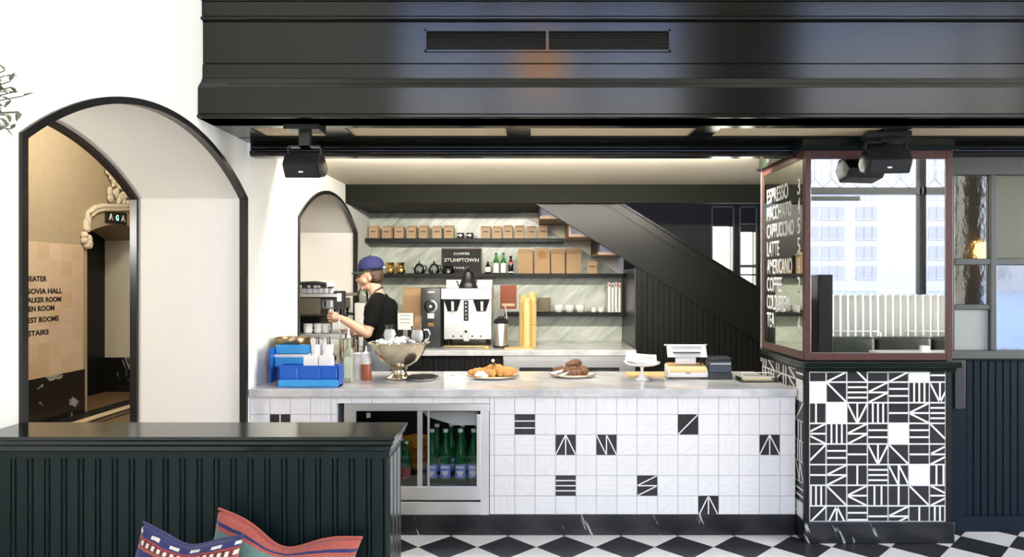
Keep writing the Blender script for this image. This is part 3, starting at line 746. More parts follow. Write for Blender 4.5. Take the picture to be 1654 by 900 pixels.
b = B(); b.box(px0-.035, px1+.03, PD-.03, pdb+.01, zm1, zm1+.02).box(px0-.02, px1+.012, PD-.014, pdb, zm1+.02, zm1+.09); b.make('crown', m_greencap, col, w=True)
B().box(px0-.006, px0+.004, pdb, pdb+.012, zs1-.1, zm1).make('edge_strip', m_steel, col, w=True)
# menu lettering on the side mirror
d0, dnum = 4.885, 4.325
menu = (('ESPRESSO', '3', .40), ('MACCHIATO', '4', .46), ('CAPPUCCINO', '5', .50), ('LATTE', '5', .24), ('AMERICANO', '4', .47), ('COFFEE', '3', .29), ('COLD-BREW', '4', .43), ('TEA', '4', .15))
for i, (wd, nu, wi) in enumerate(menu):
    zz = 2.205-i*.1245-.048
    for txt, dd, ww in ((wd, d0, wi), (nu, dnum, .042)):
        o = obj('lettering', text_mesh(txt, .104, ww, .0015, .010), m_chalk, col, Vector((px0+.0035, dd, zz))-col.location)
        o.rotation_euler = (0, 0, -PI/2)

# ================================================================ window partition right of the column
QD = 4.40
pa = thing('window_partition', 'grey framed partition with aged mirror panes over navy boards', 'partition', (3.4, QD, 0), kind='structure')
xr = 4.6
def qb(name, a, c, y0, y1, dep, mat, th=.05): return B().box(X(a, QD) if a is not None else px1, X(c, QD) if c is not None else xr, QD-dep, QD-dep+th, Z(y1, QD), Z(y0, QD), .003, 1).make(name, mat, pa, w=True)
qb('head_rail', None, None, 232, 283, .02, m_greywood, .08)
qb('head_moulding', None, None, 247, 253, .035, m_black, .08)
qb('stile', 1530, 1541, 283, 566, .01, m_greywood)
qb('stile', 1598, 1608, 283, 566, .015, m_greywood)
qb('mid_rail', 1541, None, 418, 428, .012, m_greywood)
qb('lower_rail', 1541, 1598, 492, 500, .01, m_greywood)
qb('sill_rail', None, None, 566, 579, .03, m_greywood, .08)
qb('stile', 1690, 1700, 283, 566, .015, m_greywood)
qb('pane', 1541, 1598, 283, 418, -.01, m_mirrorold, .005); qb('pane', 1541, 1598, 428, 492, -.01, m_mirrorold, .005)
qb('pane', 1541, 1598, 500, 566, -.01, m_frost, .005); qb('pane', 1608, 1690, 283, 418, -.01, m_olive, .005); qb('pane', 1608, 1690, 428, 566, -.012, m_mirrorold, .005)
qb('pane', 1700, None, 283, 418, -.01, m_olive, .005); qb('pane', 1700, None, 428, 566, -.012, m_mirrorold, .005)
qb('base_rail', None, None, 833, 865, .012, m_navy)
qb('end_stile', None, 1559, 579, 833, .012, m_navy)
qb('top_rail', 1559, None, 579, 583, .010, m_navy)
x = X(1559.5, QD); bw = .0478
bmme = B().box(.0025, bw-.0025, 0, .02, Z(833, QD), Z(583, QD), .004, 1).mesh('board'); bmme.materials.append(m_navy)
while x+bw < xr: obj('board', bmme, None, pa, Vector((x, QD-.004, 0))-pa.location); x += bw
B().box(px1, xr, QD+.02, QD+.06, 0, Z(575, QD)).make('backing', m_blackmat, pa, w=True)
B().box(px1, xr, QD+.02, QD+.03, Z(575, QD), Z(283, QD)).make('backing', m_blackmat, pa, w=True)
b = B().box(X(1539, QD), X(1556, QD), QD-.024, QD-.012, Z(660, QD), Z(581, QD), .003); o = b.make('switch_panel', m_darkgrey); tag(o, 'narrow grey cover plate on the navy boards beside the column', 'cover plate')
S(B().box(xr, 9.0, QD, QD+.1, -.05, HT), 'wall_front_right', m_plaster, 'white wall right of the window partition', 'wall')
S(B().box(px1, 9.0, 4.42, 4.5, 2.45, 3.0), 'trim_7', m_blackmat, 'black infill above the window partition', 'infill')

# ================================================================ green banquette partition in the foreground
BD0, BD1, BZ = 2.175, 2.40, 1.117
bx1 = -.4395
bp = thing('banquette_partition', 'dark green boarded banquette back with a glossy moulded cap', 'partition', (-1.1, 2.3, 0))
xl = -W+.004
def capprof(o): return [(o, BZ), (o, BZ-.010), (o+.006, BZ-.016), (o+.006, BZ-.026), (o+.014, BZ-.034), (o+.016, BZ-.048), (o+.022, BZ-.052)]
pr = capprof(0)
b = B()
ringsx = []
for off, z in pr: ringsx.append([(xl, BD0+off, z), (bx1-off, BD0+off, z), (bx1-off, BD1-off, z), (xl, BD1-off, z)])
b.rings(ringsx); b.make('cap', m_greencap, bp, w=True)
fz_top = BZ-.052; by0, by1, bxe = BD0+.030, BD1-.018, -.465
b = B(); b.box(xl, bxe, by0+.004, by1, 0, fz_top); b.make('core', m_green, bp, w=True)
B().box(xl, bxe+.004, by0-.006, by1+.004, fz_top-.022, fz_top).make('top_rail', m_green, bp, w=True)
bw = .0545; x = bxe; zt = fz_top-.022
def vboard(w_, h_, mat=None):
    f_ = w_*.70; r_ = (w_-f_)/2-.0015; cx_ = f_+(w_-f_)/2
    pf = [(.0012, .014), (.0012, .002), (.003, 0), (f_-.002, 0), (f_, .002), (f_+.0006, .006)]
    pf += [(cx_-r_*math.cos(PI*q_/6), .005-r_*.9*math.sin(PI*q_/6)) for q_ in range(7)] + [(w_-.0006, .006), (w_-.0006, .014)]
    b = B(); b.prism(pf, 'z', 0, h_); m = b.mesh('board', True); m.materials.append(mat or m_green); return m
vb = vboard(bw, zt)
while x-bw > xl: x -= bw; obj('board', vb, None, bp, Vector((x, by0-.006, 0))-bp.location)
sbw = (by1-by0)/3; vs = vboard(sbw, zt-.0, m_greencap)
for k in range(3):
    o = obj('board', vs, None, bp, Vector((bxe+.006, by0+k*sbw, 0))-bp.location); o.rotation_euler = (0, 0, PI/2)
st = thing('banquette_seat', 'dark green upholstered banquette seat below the cushions', 'bench', (-1.1, 1.85, 0))
B().box(xl, bxe, 1.62, by0-.012, 0, .36).make('base', m_green, st, w=True)
B().box(xl, bxe, 1.58, by0-.012, .36, .50, .03, 3).make('seat_cushion', m_leather, st, w=True, smooth=True)

# ================================================================ staircase behind the bar
SD = 6.62
sx_ = lambda p: X(p, SD)
sz_ = lambda p: Z(p, SD)
x0_, x1_ = sx_(1020), sx_(1228)
slope = -.62
ztop = lambda x: sz_(337.5)+slope*(x-x0_)
zlow = lambda x: sz_(425.6)+slope*(x-x0_)
sr = thing('staircase', 'black boarded staircase descending to the right behind the bar', 'staircase', (1.0, 7.0, 0), kind='structure')
XA, XB = -.55, 2.75
B().prism([(XA, zlow(XA)), (XB, zlow(XB)), (XB, ztop(XB)-.02), (XA, ztop(XA)-.02)], 'y', SD, SD+.045).make('stringer', m_black_st, sr, w=True)
for dz, h, dy in ((0, .022, .025), (-.100, .012, .012), (-.122, .010, .008), (-.510, .018, .012)):
    B().prism([(XA, ztop(XA)+dz-h), (XB, ztop(XB)+dz-h), (XB, ztop(XB)+dz), (XA, ztop(XA)+dz)], 'y', SD-dy, SD+.05).make('moulding', m_black_st, sr, w=True)
# treads seen from below, and the far stringer on the marble
B().prism([(XA, zlow(XA)-.10), (1.0, zlow(1.0)-.10), (1.0, zlow(1.0)+.2), (XA, zlow(XA)+.2)], 'y', DB-.05, DB-.004).make('wall_stringer', m_hallcream, sr, w=True)
tr, x = .285, XA+.05
m_stepwood = wood('stair_underside', (.17, .11, .07), (.30, .20, .13), (4, 4, 4), .5)
k = 0
while x < .66:
    z = zlow(x)-.135
    B().box(x, x+tr+.03, SD+.05, DB-.055, z+.02, z+.05).make('tread', m_stepwood, sr, w=True)
    B().box(x, x+.02, SD+.05, DB-.055, z+.05, z+.05+.155).make('riser', m_stepwood if k % 2 else m_blackmat, sr, w=True)
    x += tr; k += 1
xe = 1.006
B().box(xe-.012, xe, SD+.02, DB, 0, zlow(xe)-.02).make('side_panel', m_darkgrey, sr, w=True)
x = xe; bw = .054
while x < 2.3:
    z0, z1 = zlow(x)-.002, zlow(x+bw-.006)-.002
    b = B(); b.prism([(x+.003, 0), (x+bw-.003, 0), (x+bw-.003, z1), (x+.003, z0)], 'y', SD+.006, SD+.03)
    b.make('board', m_black_st, sr, w=True); x += bw
B().box(xe, 3.6, SD+.03, SD+.04, 0, .9).make('backing', m_blackmat, sr, w=True)
B().prism([(xe, 0), (2.75, 0), (2.75, max(.02, zlow(2.75))), (xe, zlow(xe))], 'y', SD+.03, SD+.045).make('backing', m_blackmat, sr, w=True)

# ================================================================ back bar
BF = 6.50
BKZ = .952
t = thing('back_counter', 'low back counter under the shelves with a pale stone top', 'counter', (-.4, 7.0, 0))
B().box(-W+.003, .99, BF, DB-.003, BKZ-.055, BKZ, .004).make('counter_top', m_counter, t, w=True)
B().box(-W+.003, X(812, BF), BF+.05, DB-.003, 0, BKZ-.055).make('cabinet', m_blackmat, t, w=True)
x = -1.05
while x+.05 < X(812, BF): B().box(x+.002, x+.05, BF+.04, BF+.05, .05, BKZ-.06, .003, 1).make('board', m_blackmat, t, w=True); x += .05
uf = thing('undercounter_fridge', 'two door steel fridge under the back counter', 'fridge', (X(917, BF), 6.8, 0))
u0, u1 = X(812, BF), .985; um = (u0+u1)/2
B().box(u0+.003, u1, BF+.04, DB-.01, .08, BKZ-.057).make('body', m_steel, uf, w=True)
B().box(u0+.003, u1, BF+.005, BF+.04, Z(580, BF), BKZ-.057, .003, 1).make('top_rail', m_steel, uf, w=True)
for a, c in ((u0+.006, um-.003), (um+.003, u1-.003)):
    dr = B().box(a, c, BF+.012, BF+.04, .12, Z(582, BF), .003, 1).make('door', m_steel, uf, w=True)
    m_ = (a+c)/2
    me = B().box(m_-.16, m_+.16, BF+.008, BF+.013, Z(594, BF)-.09, Z(594, BF)).box(m_-.145, m_+.145, BF+.006, BF+.009, Z(594, BF)-.10, Z(594, BF)-.018)
    o = me.make('handle_recess', m_inkb, dr); o.data.transform(uf.matrix_basis.inverted())
    B().box(m_-.145, m_+.145, BF+.004, BF+.0075, Z(594, BF)-.10, Z(594, BF)-.02).make('handle_plate', m_chrome, uf, w=True)
SHD = 7.29
def shelf(name, a, c, ytop, label, thick=.042):
    z = Z(ytop, SHD)
    o = B().box(a, c, SHD, DB-.003, z-thick, z, .003, 1).make(name, m_blackmat); tag(o, label, 'shelf', 'black shelves on the marble wall'); return z
Z1 = shelf('wall_shelf', -W+.003, X(912, SHD), 385, 'top black wall shelf holding a row of small paper bags')
Z2 = shelf('wall_shelf', -1.70, .985, 442, 'middle black wall shelf with teapots, chalkboard and tall paper bags')
Z3 = shelf('wall_shelf', X(815, SHD), .985, 505, 'lowest black wall shelf with white cups and books')
# ================================================================ things on the bar counter
def cd(py): return (HC-CZ)*F/(py-VY)             # depth of a point of the counter top seen at row py
def on(px, py): d = cd(py); return (X(px, d), d, CZ)

# blue toolbox
tbx = thing('toolbox', 'battered blue metal cantilever toolbox at the left end of the counter', 'toolbox', (-1.45, 4.47, CZ))
d = 4.375
a, c = X(449, d), X(547, d); zz = Z(591, d)
b = B(); b.box(a, c, d, d+.012, CZ, zz, .003, 1).box(a, c, d+.095, d+.105, CZ, zz).box(a, a+.008, d, d+.1, CZ, zz).box(c-.008, c, d, d+.1, CZ, zz).box(a, c, d, d+.1, CZ, CZ+.012); b.make('front_tray', m_blue1, tbx, w=True)
B().box(a+.004, c-.002, d-.006, d, CZ+.004, CZ+.048, .003, 1).make('lower_panel', m_blue2, tbx, w=True)
for u, v in ((.04, .32), (.36, .68), (.72, .97)): B().box(a+(c-a)*u, a+(c-a)*v, d-.004, d+.001, CZ+.058, zz-.016, .003, 1).make('embossed_panel', m_blue1, tbx, w=True)
e0, e1 = a-.0, X(501, 4.48)
e0 = X(443, 4.49)
for nm_, z0, z1, mm, yy in (('middle_tray', CZ+.115, Z(576, 4.49), m_blue2, 4.485), ('upper_tray', Z(573, 4.49), Z(559, 4.49), m_blue2, 4.50)):
    b = B(); b.box(e0, e1, yy, yy+.006, z0, z1, .002, 1).box(e0, e1, yy+.085, yy+.09, z0, z1).box(e0, e0+.006, yy, yy+.09, z0, z1).box(e1-.006, e1, yy, yy+.09, z0, z1).box(e0, e1, yy, yy+.09, z0, z0+.006); b.make(nm_, mm, tbx, w=True)
B().box(e0, e1, 4.482, 4.49, Z(577, 4.49), Z(572.5, 4.49)).make('rim', m_whitep, tbx, w=True)
B().box(e0-.004, e0+.002, 4.42, 4.58, CZ+.02, Z(562, 4.49)).make('hinge_arm', m_blue1, tbx, w=True)
B().box(a, c-.12, 4.48, 4.585, CZ, CZ+.11).make('body', m_blue1, tbx, w=True)
pb = None
for i, (p0, p1, lab) in enumerate(((489, 513, 'white sugar packet box in the blue toolbox, left of the two'), (514, 536.5, 'white sugar packet box in the blue toolbox, right of the two'))):
    d = 4.395; o = thing('sugar_box', lab, 'box', (X((p0+p1)/2, d), d+.03, Z(591, d)-.08), 'white boxes in the toolbox'); w_ = (X(p1, d)-X(p0, d))/2-.002
    B().box(-w_, w_, -.025, .025, 0, .14, .003, 1).make('box', m_paper, o)
    for k in range(7): B().box(-w_+.01+k*(2*w_-.02)/7, -w_+.014+k*(2*w_-.02)/7, -.02, .02, .13, .146+.004*(k % 3)).make('packet', m_whitep if k % 2 else m_paper, o)
for i, (p, lab) in enumerate(((511, 'white paper cup of straws in the toolbox, nearer the blue trays'), (529, 'white paper cup of straws in the toolbox, nearer the oil bottle'))):
    d = 4.52; o = thing('straw_cup', lab, 'cup', (X(p, d), d, CZ), 'cups of straws')
    b = B(); h = Z(556, d)-CZ; b.lathe([(.024, 0), (.034, h), (.031, h), (.022, .004)], n=18); b.make('cup', m_white, o, smooth=True)
    for k in range(9):
        a_ = k*2.4; rr = .012+.008*(k % 3); B().tube([(rr*.5*math.cos(a_), rr*.5*math.sin(a_), .05), (rr*1.5*math.cos(a_), rr*1.5*math.sin(a_), h+.025+.008*(k % 4))], .0028, 6).make('straw', m_whitep if k % 3 else m_darkgrey, o)
# bronze tub
tub = thing('bronze_tub', 'round bronze tub with rolled rim standing behind the blue toolbox', 'tub', (-1.655, 4.71, CZ))
h = Z(545, 4.71)-CZ
b = B(); b.lathe([(.095, 0), (.105, .01), (.112, h-.05), (.116, h-.045), (.118, h-.01), (.116, h), (.110, h), (.104, h-.02), (.098, .02), (.01, .015)], n=32, cap=False); b.make('shell', m_bronze, tub, smooth=True)
b = B(); b.lathe([(.119, h-.052), (.121, h-.047), (.119, h-.042)], n=32, cap=False); b.make('band', m_brass, tub, smooth=True)
# oil bottle
p = on(563, 617)
ob = thing('oil_bottle', 'square clear glass syrup bottle with white pour spout', 'bottle', p)
b = B(); R = .029
sq = lambda r, z, k=.78: [(r*s1, r*s2, z) for s1, s2 in ((-1, -k), (-k, -1), (k, -1), (1, -k), (1, k), (k, 1), (-k, 1), (-1, k))]
b.rings([sq(R*.95, 0), sq(R, .01), sq(R, .185), sq(R*.8, .21), sq(R*.45, .235, .5), sq(R*.42, .285, .5), sq(R*.5, .288, .5), sq(R*.5, .298, .5)]); b.make('glass', M('syrup_glass', (.66, .72, .50), .08, trans=.55, ior=1.2), ob, smooth=True)
b = B(); b.prism([(-.021, .03), (.021, .03), (.021, .165), (.0, .178), (-.021, .165)], 'y', -R-.0015, -R+.0005); b.make('label', M('pale_green_label', (.60, .66, .45), .6), ob)
B().lathe([(.013, .296), (.014, .31), (.007, .318), (.005, .36), (.004, .362)], n=12).make('spout', m_whitep, ob, smooth=True)
# white cup and sauce bottle
p = on(577, 612)
o = thing('white_canister', 'plain white cylindrical canister between syrup and sauce bottles', 'canister', p)
B().lathe([(.026, 0), (.028, .004), (.028, .172), (.026, .175)], n=20).make('body', m_white, o, smooth=True); B().lathe([(.0285, .15), (.029, .176), (.024, .181), (.004, .182)], n=20).make('lid', m_whitep, o, smooth=True)
p = on(591.5, 614)
o = thing('sauce_bottle', 'clear squeeze bottle half full of amber sauce with pointed nozzle', 'bottle', p)
B().lathe([(.034, 0), (.037, .006), (.037, .115), (.0368, .117)], n=22).make('sauce', m_honey, o, smooth=True)
B().lathe([(.0372, .112), (.037, .15), (.034, .165), (.031, .17)], n=22).make('bottle_wall', M('milky_plastic', (.80, .77, .72), .3), o, smooth=True)
B().lathe([(.033, .165), (.033, .185), (.012, .196), (.009, .2), (.004, .235), (.003, .236)], n=18).make('nozzle_cap', m_whitep, o, smooth=True)
# punch bowl
p = on(645, 612)
bw_ = thing('punch_bowl', 'large tarnished silver pedestal bowl full of ice', 'bowl', p)
k = p[1]/F                                   # metres per pixel here
hb = (612-552.5)*k; rb_ = 45.5*k
b = B(); b.lathe([(.085, 0), (.092, .006), (.088, .014), (.060, .030), (.048, .050), (.046, .062), (.055, .068), (.058, .076), (.046, .086)], n=40); b.make('foot', m_silver, bw_, smooth=True)
b = B(); b.lathe([(.04, .08), (.075, .092), (.125, .125), (.162, .170), (rb_*.97, .225), (rb_*1.0, hb-.01), (rb_*1.04, hb), (rb_*1.02, hb+.002), (rb_*.97, hb-.012), (.15, .18), (.10, .13), (.02, .11)], n=48, cap=False); b.make('bowl', m_silver, bw_, smooth=True)
for i in range(26):
    a_ = 2*PI*i/26; b = B(); b.ball((rb_*1.02*math.cos(a_), rb_*1.02*math.sin(a_), hb-.004), .014, 8, (1, 1, .6)); b.make('rim_scallop', m_silver, bw_, smooth=True)
b = B(); ri = random.Random(5)
for i in range(70):
    a_, rr = ri.random()*2*PI, rb_*.86*math.sqrt(ri.random()); zz = hb-.02+.035*(1-(rr/rb_)**2)+ri.random()*.012
    m_ = Matrix.Rotation(ri.random()*3, 3, Vector((ri.random(), ri.random(), ri.random())).normalized())
    b.ball((rr*math.cos(a_), rr*math.sin(a_), zz), .019, 6, (1, .8, .8), m_)
o = b.make('crushed_ice', m_ice, smooth=True, loc=p); tag(o, 'heap of ice cubes filling the silver bowl', 'ice', kind='stuff')
pitcher_mat = pane_glass('pitcher_glass', (.95, .96, .95), ior=1.3)
for i, (px, dy, lab, sh) in enumerate(((631, -.03, 'glass milk carafe in the ice bowl, beside the barista', 0), (675, -.02, 'round glass milk jug with handle in the ice bowl, right side', 1))):
    k0 = p[1]/F; o = thing('milk_jug', lab, 'jug', ((px-645)*k0+p[0], p[1]+dy, CZ+hb-.012)); o.scale = (1.15, 1.15, 1.15)
    if sh == 0: pf = [(.03, 0), (.040, .01), (.043, .05), (.030, .085), (.026, .10), (.032, .115)]
    else: pf = [(.03, 0), (.045, .02), (.049, .05), (.042, .078), (.034, .088), (.040, .105)]
    B().lathe(pf+[(pf[-1][0]-.003, pf[-1][1])]+[(max(r-.003, .002), z+.002) for r, z in pf[::-1]], n=24, cap=False).make('glass', pitcher_mat, o, smooth=True)
    B().lathe([(r*.92, z+.003) for r, z in pf[:4]]+[(.002, pf[3][1]+.004)], n=24).make('milk', m_white, o, smooth=True)
    if sh: B().tube([(.04, 0, .085), (.065, 0, .085), (.075, 0, .06), (.066, 0, .03), (.044, 0, .022)], .005, 8).make('handle', m_white, o, smooth=True)
# black slate on a white saucer
p = on(683, 614)
o = thing('saucer', 'white saucer at the foot of the silver bowl', 'saucer', p)
B().lathe([(.05, 0), (.07, .004), (.092, .016), (.090, .018), (.06, .008), (.01, .006)], n=32).make('plate', m_white, o, smooth=True)
b = B(); b.rings([[(r*math.cos(2*PI*i/8+.2), r*1.1*math.sin(2*PI*i/8+.2), z) for i in range(8)] for r, z in ((.092, .017), (.105, .019), (.108, .027), (.10, .030))]); o = b.make('folded_napkin', m_inkb, loc=p); tag(o, 'black folded napkin lying on the white saucer', 'napkin')
# tongs
p = on(742, 607)
tg = thing('serving_tongs', 'thin steel tongs resting beside the croissant platter', 'tongs', p)
for sgn in (-1, 1): B().tube([(-.06, -.03+sgn*.004, .006), (0, sgn*.014, .008), (.075, .03+sgn*.008, .022)], .003, 6).make('arm', m_steel, tg, smooth=True)
# croissants
def croissant(name, label, loc, rz, sc, mat, group, tilt=0):
    b = B(); rg = []; n = 46
    for i in range(n):
        t = i/(n-1); a_ = -1.15+2.3*t; r = .034*math.sin(PI*(.08+.84*t))**.8*(.88+.26*abs(math.sin(t*PI*4.5))**.7)
        cx, cy_ = .075*math.sin(a_), .05*(1-math.cos(a_)); tx = Vector((math.cos(a_), math.sin(a_), 0)); nx = Vector((-tx.y, tx.x, 0))
        rg.append([Vector((cx, cy_, .032)) + nx*r*math.cos(q_) + Vector((0, 0, 1))*r*.9*math.sin(q_) for q_ in [2*PI*k/10 for k in range(10)]])
    b.rings(rg); o = b.make(name, mat, smooth='all', loc=loc); o.rotation_euler = (tilt, 0, rz); o.scale = (sc, sc, sc)
    return tag(o, label, 'pastry', group)
def platter(px, py, label, rx, mat):
    p = on(px, py); o = thing('platter', label, 'platter', p)
    B().lathe([(rx*.55, 0), (rx*.6, .004), (rx*.9, .012), (rx, .020), (rx*.985, .022), (rx*.85, .015), (.01, .008)], n=40, sy=.8).make('dish', mat, o, smooth=True)
    B().lathe([(rx*.985, .019), (rx*1.01, .022), (rx*.985, .025)], n=40, sy=.8, cap=False).make('rim', m_brass, o, smooth=True)
    return p
p = platter(796, 611, 'oval platter heaped with golden croissants', .182, m_white)
for i, (dx, dy, dz, rz, sc, lab) in enumerate(((-.095, -.02, .012, .5, 1.0, 'golden croissant at the left edge of the oval platter'), (-.02, -.05, .012, 2.2, .95, 'golden croissant at the front middle of the oval platter'), (.085, -.02, .012, .1, 1.15, 'large golden croissant at the right of the oval platter'), (-.05, .055, .014, 1.2, .9, 'golden croissant at the back left of the oval platter'), (.05, .06, .014, -.5, .9, 'golden croissant at the back right of the oval platter'), (.02, .01, .045, 2.9, .85, 'golden croissant lying on top of the oval platter heap'))):
    croissant('croissant', lab, (p[0]+dx, p[1]+dy, p[2]+dz), rz, sc, m_pastry, 'croissants on the oval platter')
b = B(); b.poly([(-.05, -.03, .01), (.04, -.04, .004), (.055, .03, .03), (-.03, .04, .04)]); b.bm.faces.ensure_lookup_table()
r = bmesh.ops.extrude_face_region(b.bm, geom=b.bm.faces[:]); [setattr(v, 'co', v.co+Vector((0, 0, .002))) for v in r['geom'] if isinstance(v, bmesh.types.BMVert)]
o = b.make('parchment_sheet', m_paper, loc=(p[0]-.07, p[1]-.075, p[2]+.02)); tag(o, 'white parchment sheet under the croissants', 'paper')
sv = thing('serving_knife', 'black handled server stuck between the croissants', 'server', (p[0]+.02, p[1]-.01, p[2]+.055))
B().tube([(0, 0, 0), (-.015, 0, .06)], .006, 8).make('handle', m_blackp, sv, smooth=True); B().ball((-.018, 0, .068), .013, 10).make('knob', m_steel, sv, smooth=True)
p = platter(925, 609, 'round platter with dark chocolate pastries and paper', .165, m_white)
for i, (dx, dy, dz, rz, sc, lab) in enumerate(((.0, .02, .012, .3, 1.1, 'brown glazed pastry at the middle of the round platter'), (.07, -.01, .012, 1.9, 1.05, 'brown glazed pastry at the right of the round platter'), (-.07, .05, .012, 2.6, .9, 'brown glazed pastry at the back left of the round platter'), (.02, .05, .055, .8, 1.0, 'brown glazed pastry on top of the round platter heap'), (.03, -.07, .012, .1, .8, 'brown glazed pastry at the front of the round platter'))):
    croissant('pastry', lab, (p[0]+dx, p[1]+dy, p[2]+dz), rz, sc, m_pastryd, 'dark pastries on the round platter')
for i, (dx, dy, rot, lab) in enumerate(((-.06, -.03, .5, 'white paper slip leaning on the dark pastries'), (-.1, .04, -.3, 'crumpled white paper at the left of the dark pastries'))):
    b = B(); b.prism([(-.05, 0), (.05, .028), (.045, .05), (-.052, .02)], 'y', -.02, -.017); o = b.make('paper_slip', m_paper, loc=(p[0]+dx, p[1]+dy, p[2]+.02)); o.rotation_euler = (.5, 0, rot); tag(o, lab, 'paper')
# cake stand with cards
p = on(1037, 613)
cs = thing('cake_stand', 'small white pedestal stand carrying paper cards', 'cake stand', p)
B().lathe([(.05, 0), (.052, .004), (.03, .014), (.012, .035), (.009, .06), (.014, .085), (.03, .095)], n=28).make('foot', m_white, cs, smooth=True)
B().lathe([(.03, .092), (.09, .098), (.122, .112), (.126, .122), (.120, .122), (.085, .104), (.01, .102)], n=36).make('plate', m_white, cs, smooth=True)
for i in range(7):
    o = B().box(-.068, .068, -.001, .001, 0, .075).make('card', m_paper, None, loc=(p[0]-.045+.012*i, p[1]+.05-.014*i, p[2]+.115)); o.rotation_euler = (-.75, .12-.02*i, -.3+.03*i)
    tag(o, ['white card at the back of the stack on the pedestal stand', 'white card second from the back on the pedestal stand', 'white card third from the back on the pedestal stand', 'white card in the middle of the stack on the pedestal stand', 'white card third from the front on the pedestal stand', 'white card second from the front on the pedestal stand', 'printed white card at the very front of the pedestal stand'][i], 'card', 'cards on the stand')
    if i == 6:
        for z_, w_ in ((.05, .04), (.04, .05), (.03, .045)): B().box(-w_, w_, -.0016, -.001, z_, z_+.003).make('print', m_darkgrey, o)
o = B().box(-.16, .16, -.10, .10, 0, .012, .004).make('wood_board', m_woodl, loc=(X(1050, 4.88), 4.95, CZ)); tag(o, 'light wooden board behind the pedestal stand', 'board')
# till: wooden-faced tablet terminal
p = on(1111, 613)
ps = thing('till_terminal', 'white tablet till on a wood-topped rounded base', 'till', p)
k = p[1]/F; w_ = 32.5*k
prof = [(-.0, .012), (-.012, .02), (-.016, .04), (-.010, .062), (.02, .085), (.10, .098), (.13, .098), (.13, .012)]
b = B(); rg = []
for xx, s_ in ((-w_, .86), (-w_*.96, .97), (-w_*.8, 1), (w_*.8, 1), (w_*.96, .97), (w_, .86)): rg.append([(xx, y*s_+(1-s_)*.05, .012+(z-.012)*s_) for y, z in prof])
b.rings(rg); b.make('base', m_whitep, ps, smooth=True)
b = B(); b.prism([(-.0175, .050), (-.0125, .063), (.019, .088), (.10, .101), (.128, .101), (.128, .096), (.02, .083), (-.008, .060), (-.013, .050)], 'x', -w_*.93, w_*.93); b.make('wood_top', m_woodl, ps)
for sx in (-.8, .8): B().lathe([(.01, 0), (.01, .014)], (sx*w_, .04, 0), 10).make('foot', m_blackp, ps)
o = B().box(-.018, .018, -.018, -.0155, .043, .048).make('logo', m_darkgrey, ps)
B().box(-17*k, 16*k, .05, .075, .098, .155, .004).make('neck', m_whitep, ps, smooth=False)
b = B(); b.prism([(.028, .150), (.040, .150), (.085, .232), (.073, .236)], 'x', -31*k, 33*k); b.make('tablet_back', m_whitep, ps)
b = B(); b.box(-24*k, 26*k, .055, .10, .205, .232, .005); b.make('printer_slot', m_white, ps)
b = B(); b.box(-22*k, 22*k, .024, .052, .180, .186); b.make('paper_slot', m_darkgrey, ps)
for sx in (-1, 1): B().lathe([(.008, 0), (.012, .005), (.008, .012)], (sx*33*k, .075, .226), 10).make('corner_bolt', m_steel, ps)
B().tube([(.09, .08, .16), (.12, .07, .14), (.10, .05, .10)], .008, 8).make('cable', m_leatherb, ps, smooth=True)
p = on(1164, 613)
rp = thing('receipt_printer', 'dark grey receipt printer beside the till', 'printer', p)
k = p[1]/F; w_ = 18*k
b = B(); b.box(-w_-.004, w_+.004, -.01, .13, 0, .045, .006); b.make('base', m_darkgrey, rp); B().box(-w_, w_, .0, .12, .045, .125, .006).make('body', M('slate_plastic', (.07, .085, .115), .35), rp); B().box(-w_, w_, .005, .12, .125, .152, .008).make('lid', m_darkgrey, rp); B().box(-w_+.008, w_-.008, -.004, .002, .104, .112).make('paper_slot', m_steel, rp)
p = on(1228, 618)
tr_ = thing('acrylic_tray', 'flat clear acrylic tray at the right end of the counter', 'tray', p)
b = B(); b.box(-.13, .13, -.0, .13, 0, .004).box(-.13, .13, 0, .004, 0, .03).box(-.13, .13, .126, .13, 0, .03).box(-.13, -.126, 0, .13, 0, .03).box(.126, .13, 0, .13, 0, .03); b.make('tray', m_clear, tr_); B().box(-.10, .09, .02, .10, .005, .02, .004).make('contents', m_coffer, tr_)
B().tube([(-.11, .02, .034), (.10, .015, .034), (.115, .12, .05), (-.09, .12, .05), (-.11, .02, .034)], .004, 6).make('lid_edge', m_white, tr_)

# ================================================================ back bar equipment
def bd(py): return (HC-BKZ)*F/(py-VY)
# grinder
gd = 6.72
g = thing('coffee_grinder', 'tall dark grey bulk grinder with round dial beside the brewer', 'grinder', (X(696, gd), gd, BKZ))
gw, gh = (X(712, gd)-X(681, gd))/2, Z(465, gd)-BKZ
B().box(-gw, gw, 0, .36, 0, gh, .012).make('body', m_darkgrey, g, smooth=True)
def disc(r, y0, y1, x, z, n=24): return [[(x+r*math.cos(2*PI*i/n), y, z+r*math.sin(2*PI*i/n)) for i in range(n)] for y in (y0, y1)]
zc = Z(495, gd)-BKZ
B().rings(disc(.066, -.012, .002, 0, zc)).make('dial_ring', m_chrome, g); B().rings(disc(.048, -.022, -.01, 0, zc)).make('dial', m_blackp, g); B().rings(disc(.014, -.028, -.02, 0, zc)).make('dial_knob', m_steel, g)
B().box(-.034, .034, -.012, .002, zc-.12, zc-.068, .003).make('chute', m_steel, g); B().box(-.03, .03, -.008, .002, zc-.20, zc-.165, .003).make('switch', m_brass, g)
B().box(-.03, .035, -.002, .002, gh-.05, gh-.035).make('name_plate', m_steel, g)
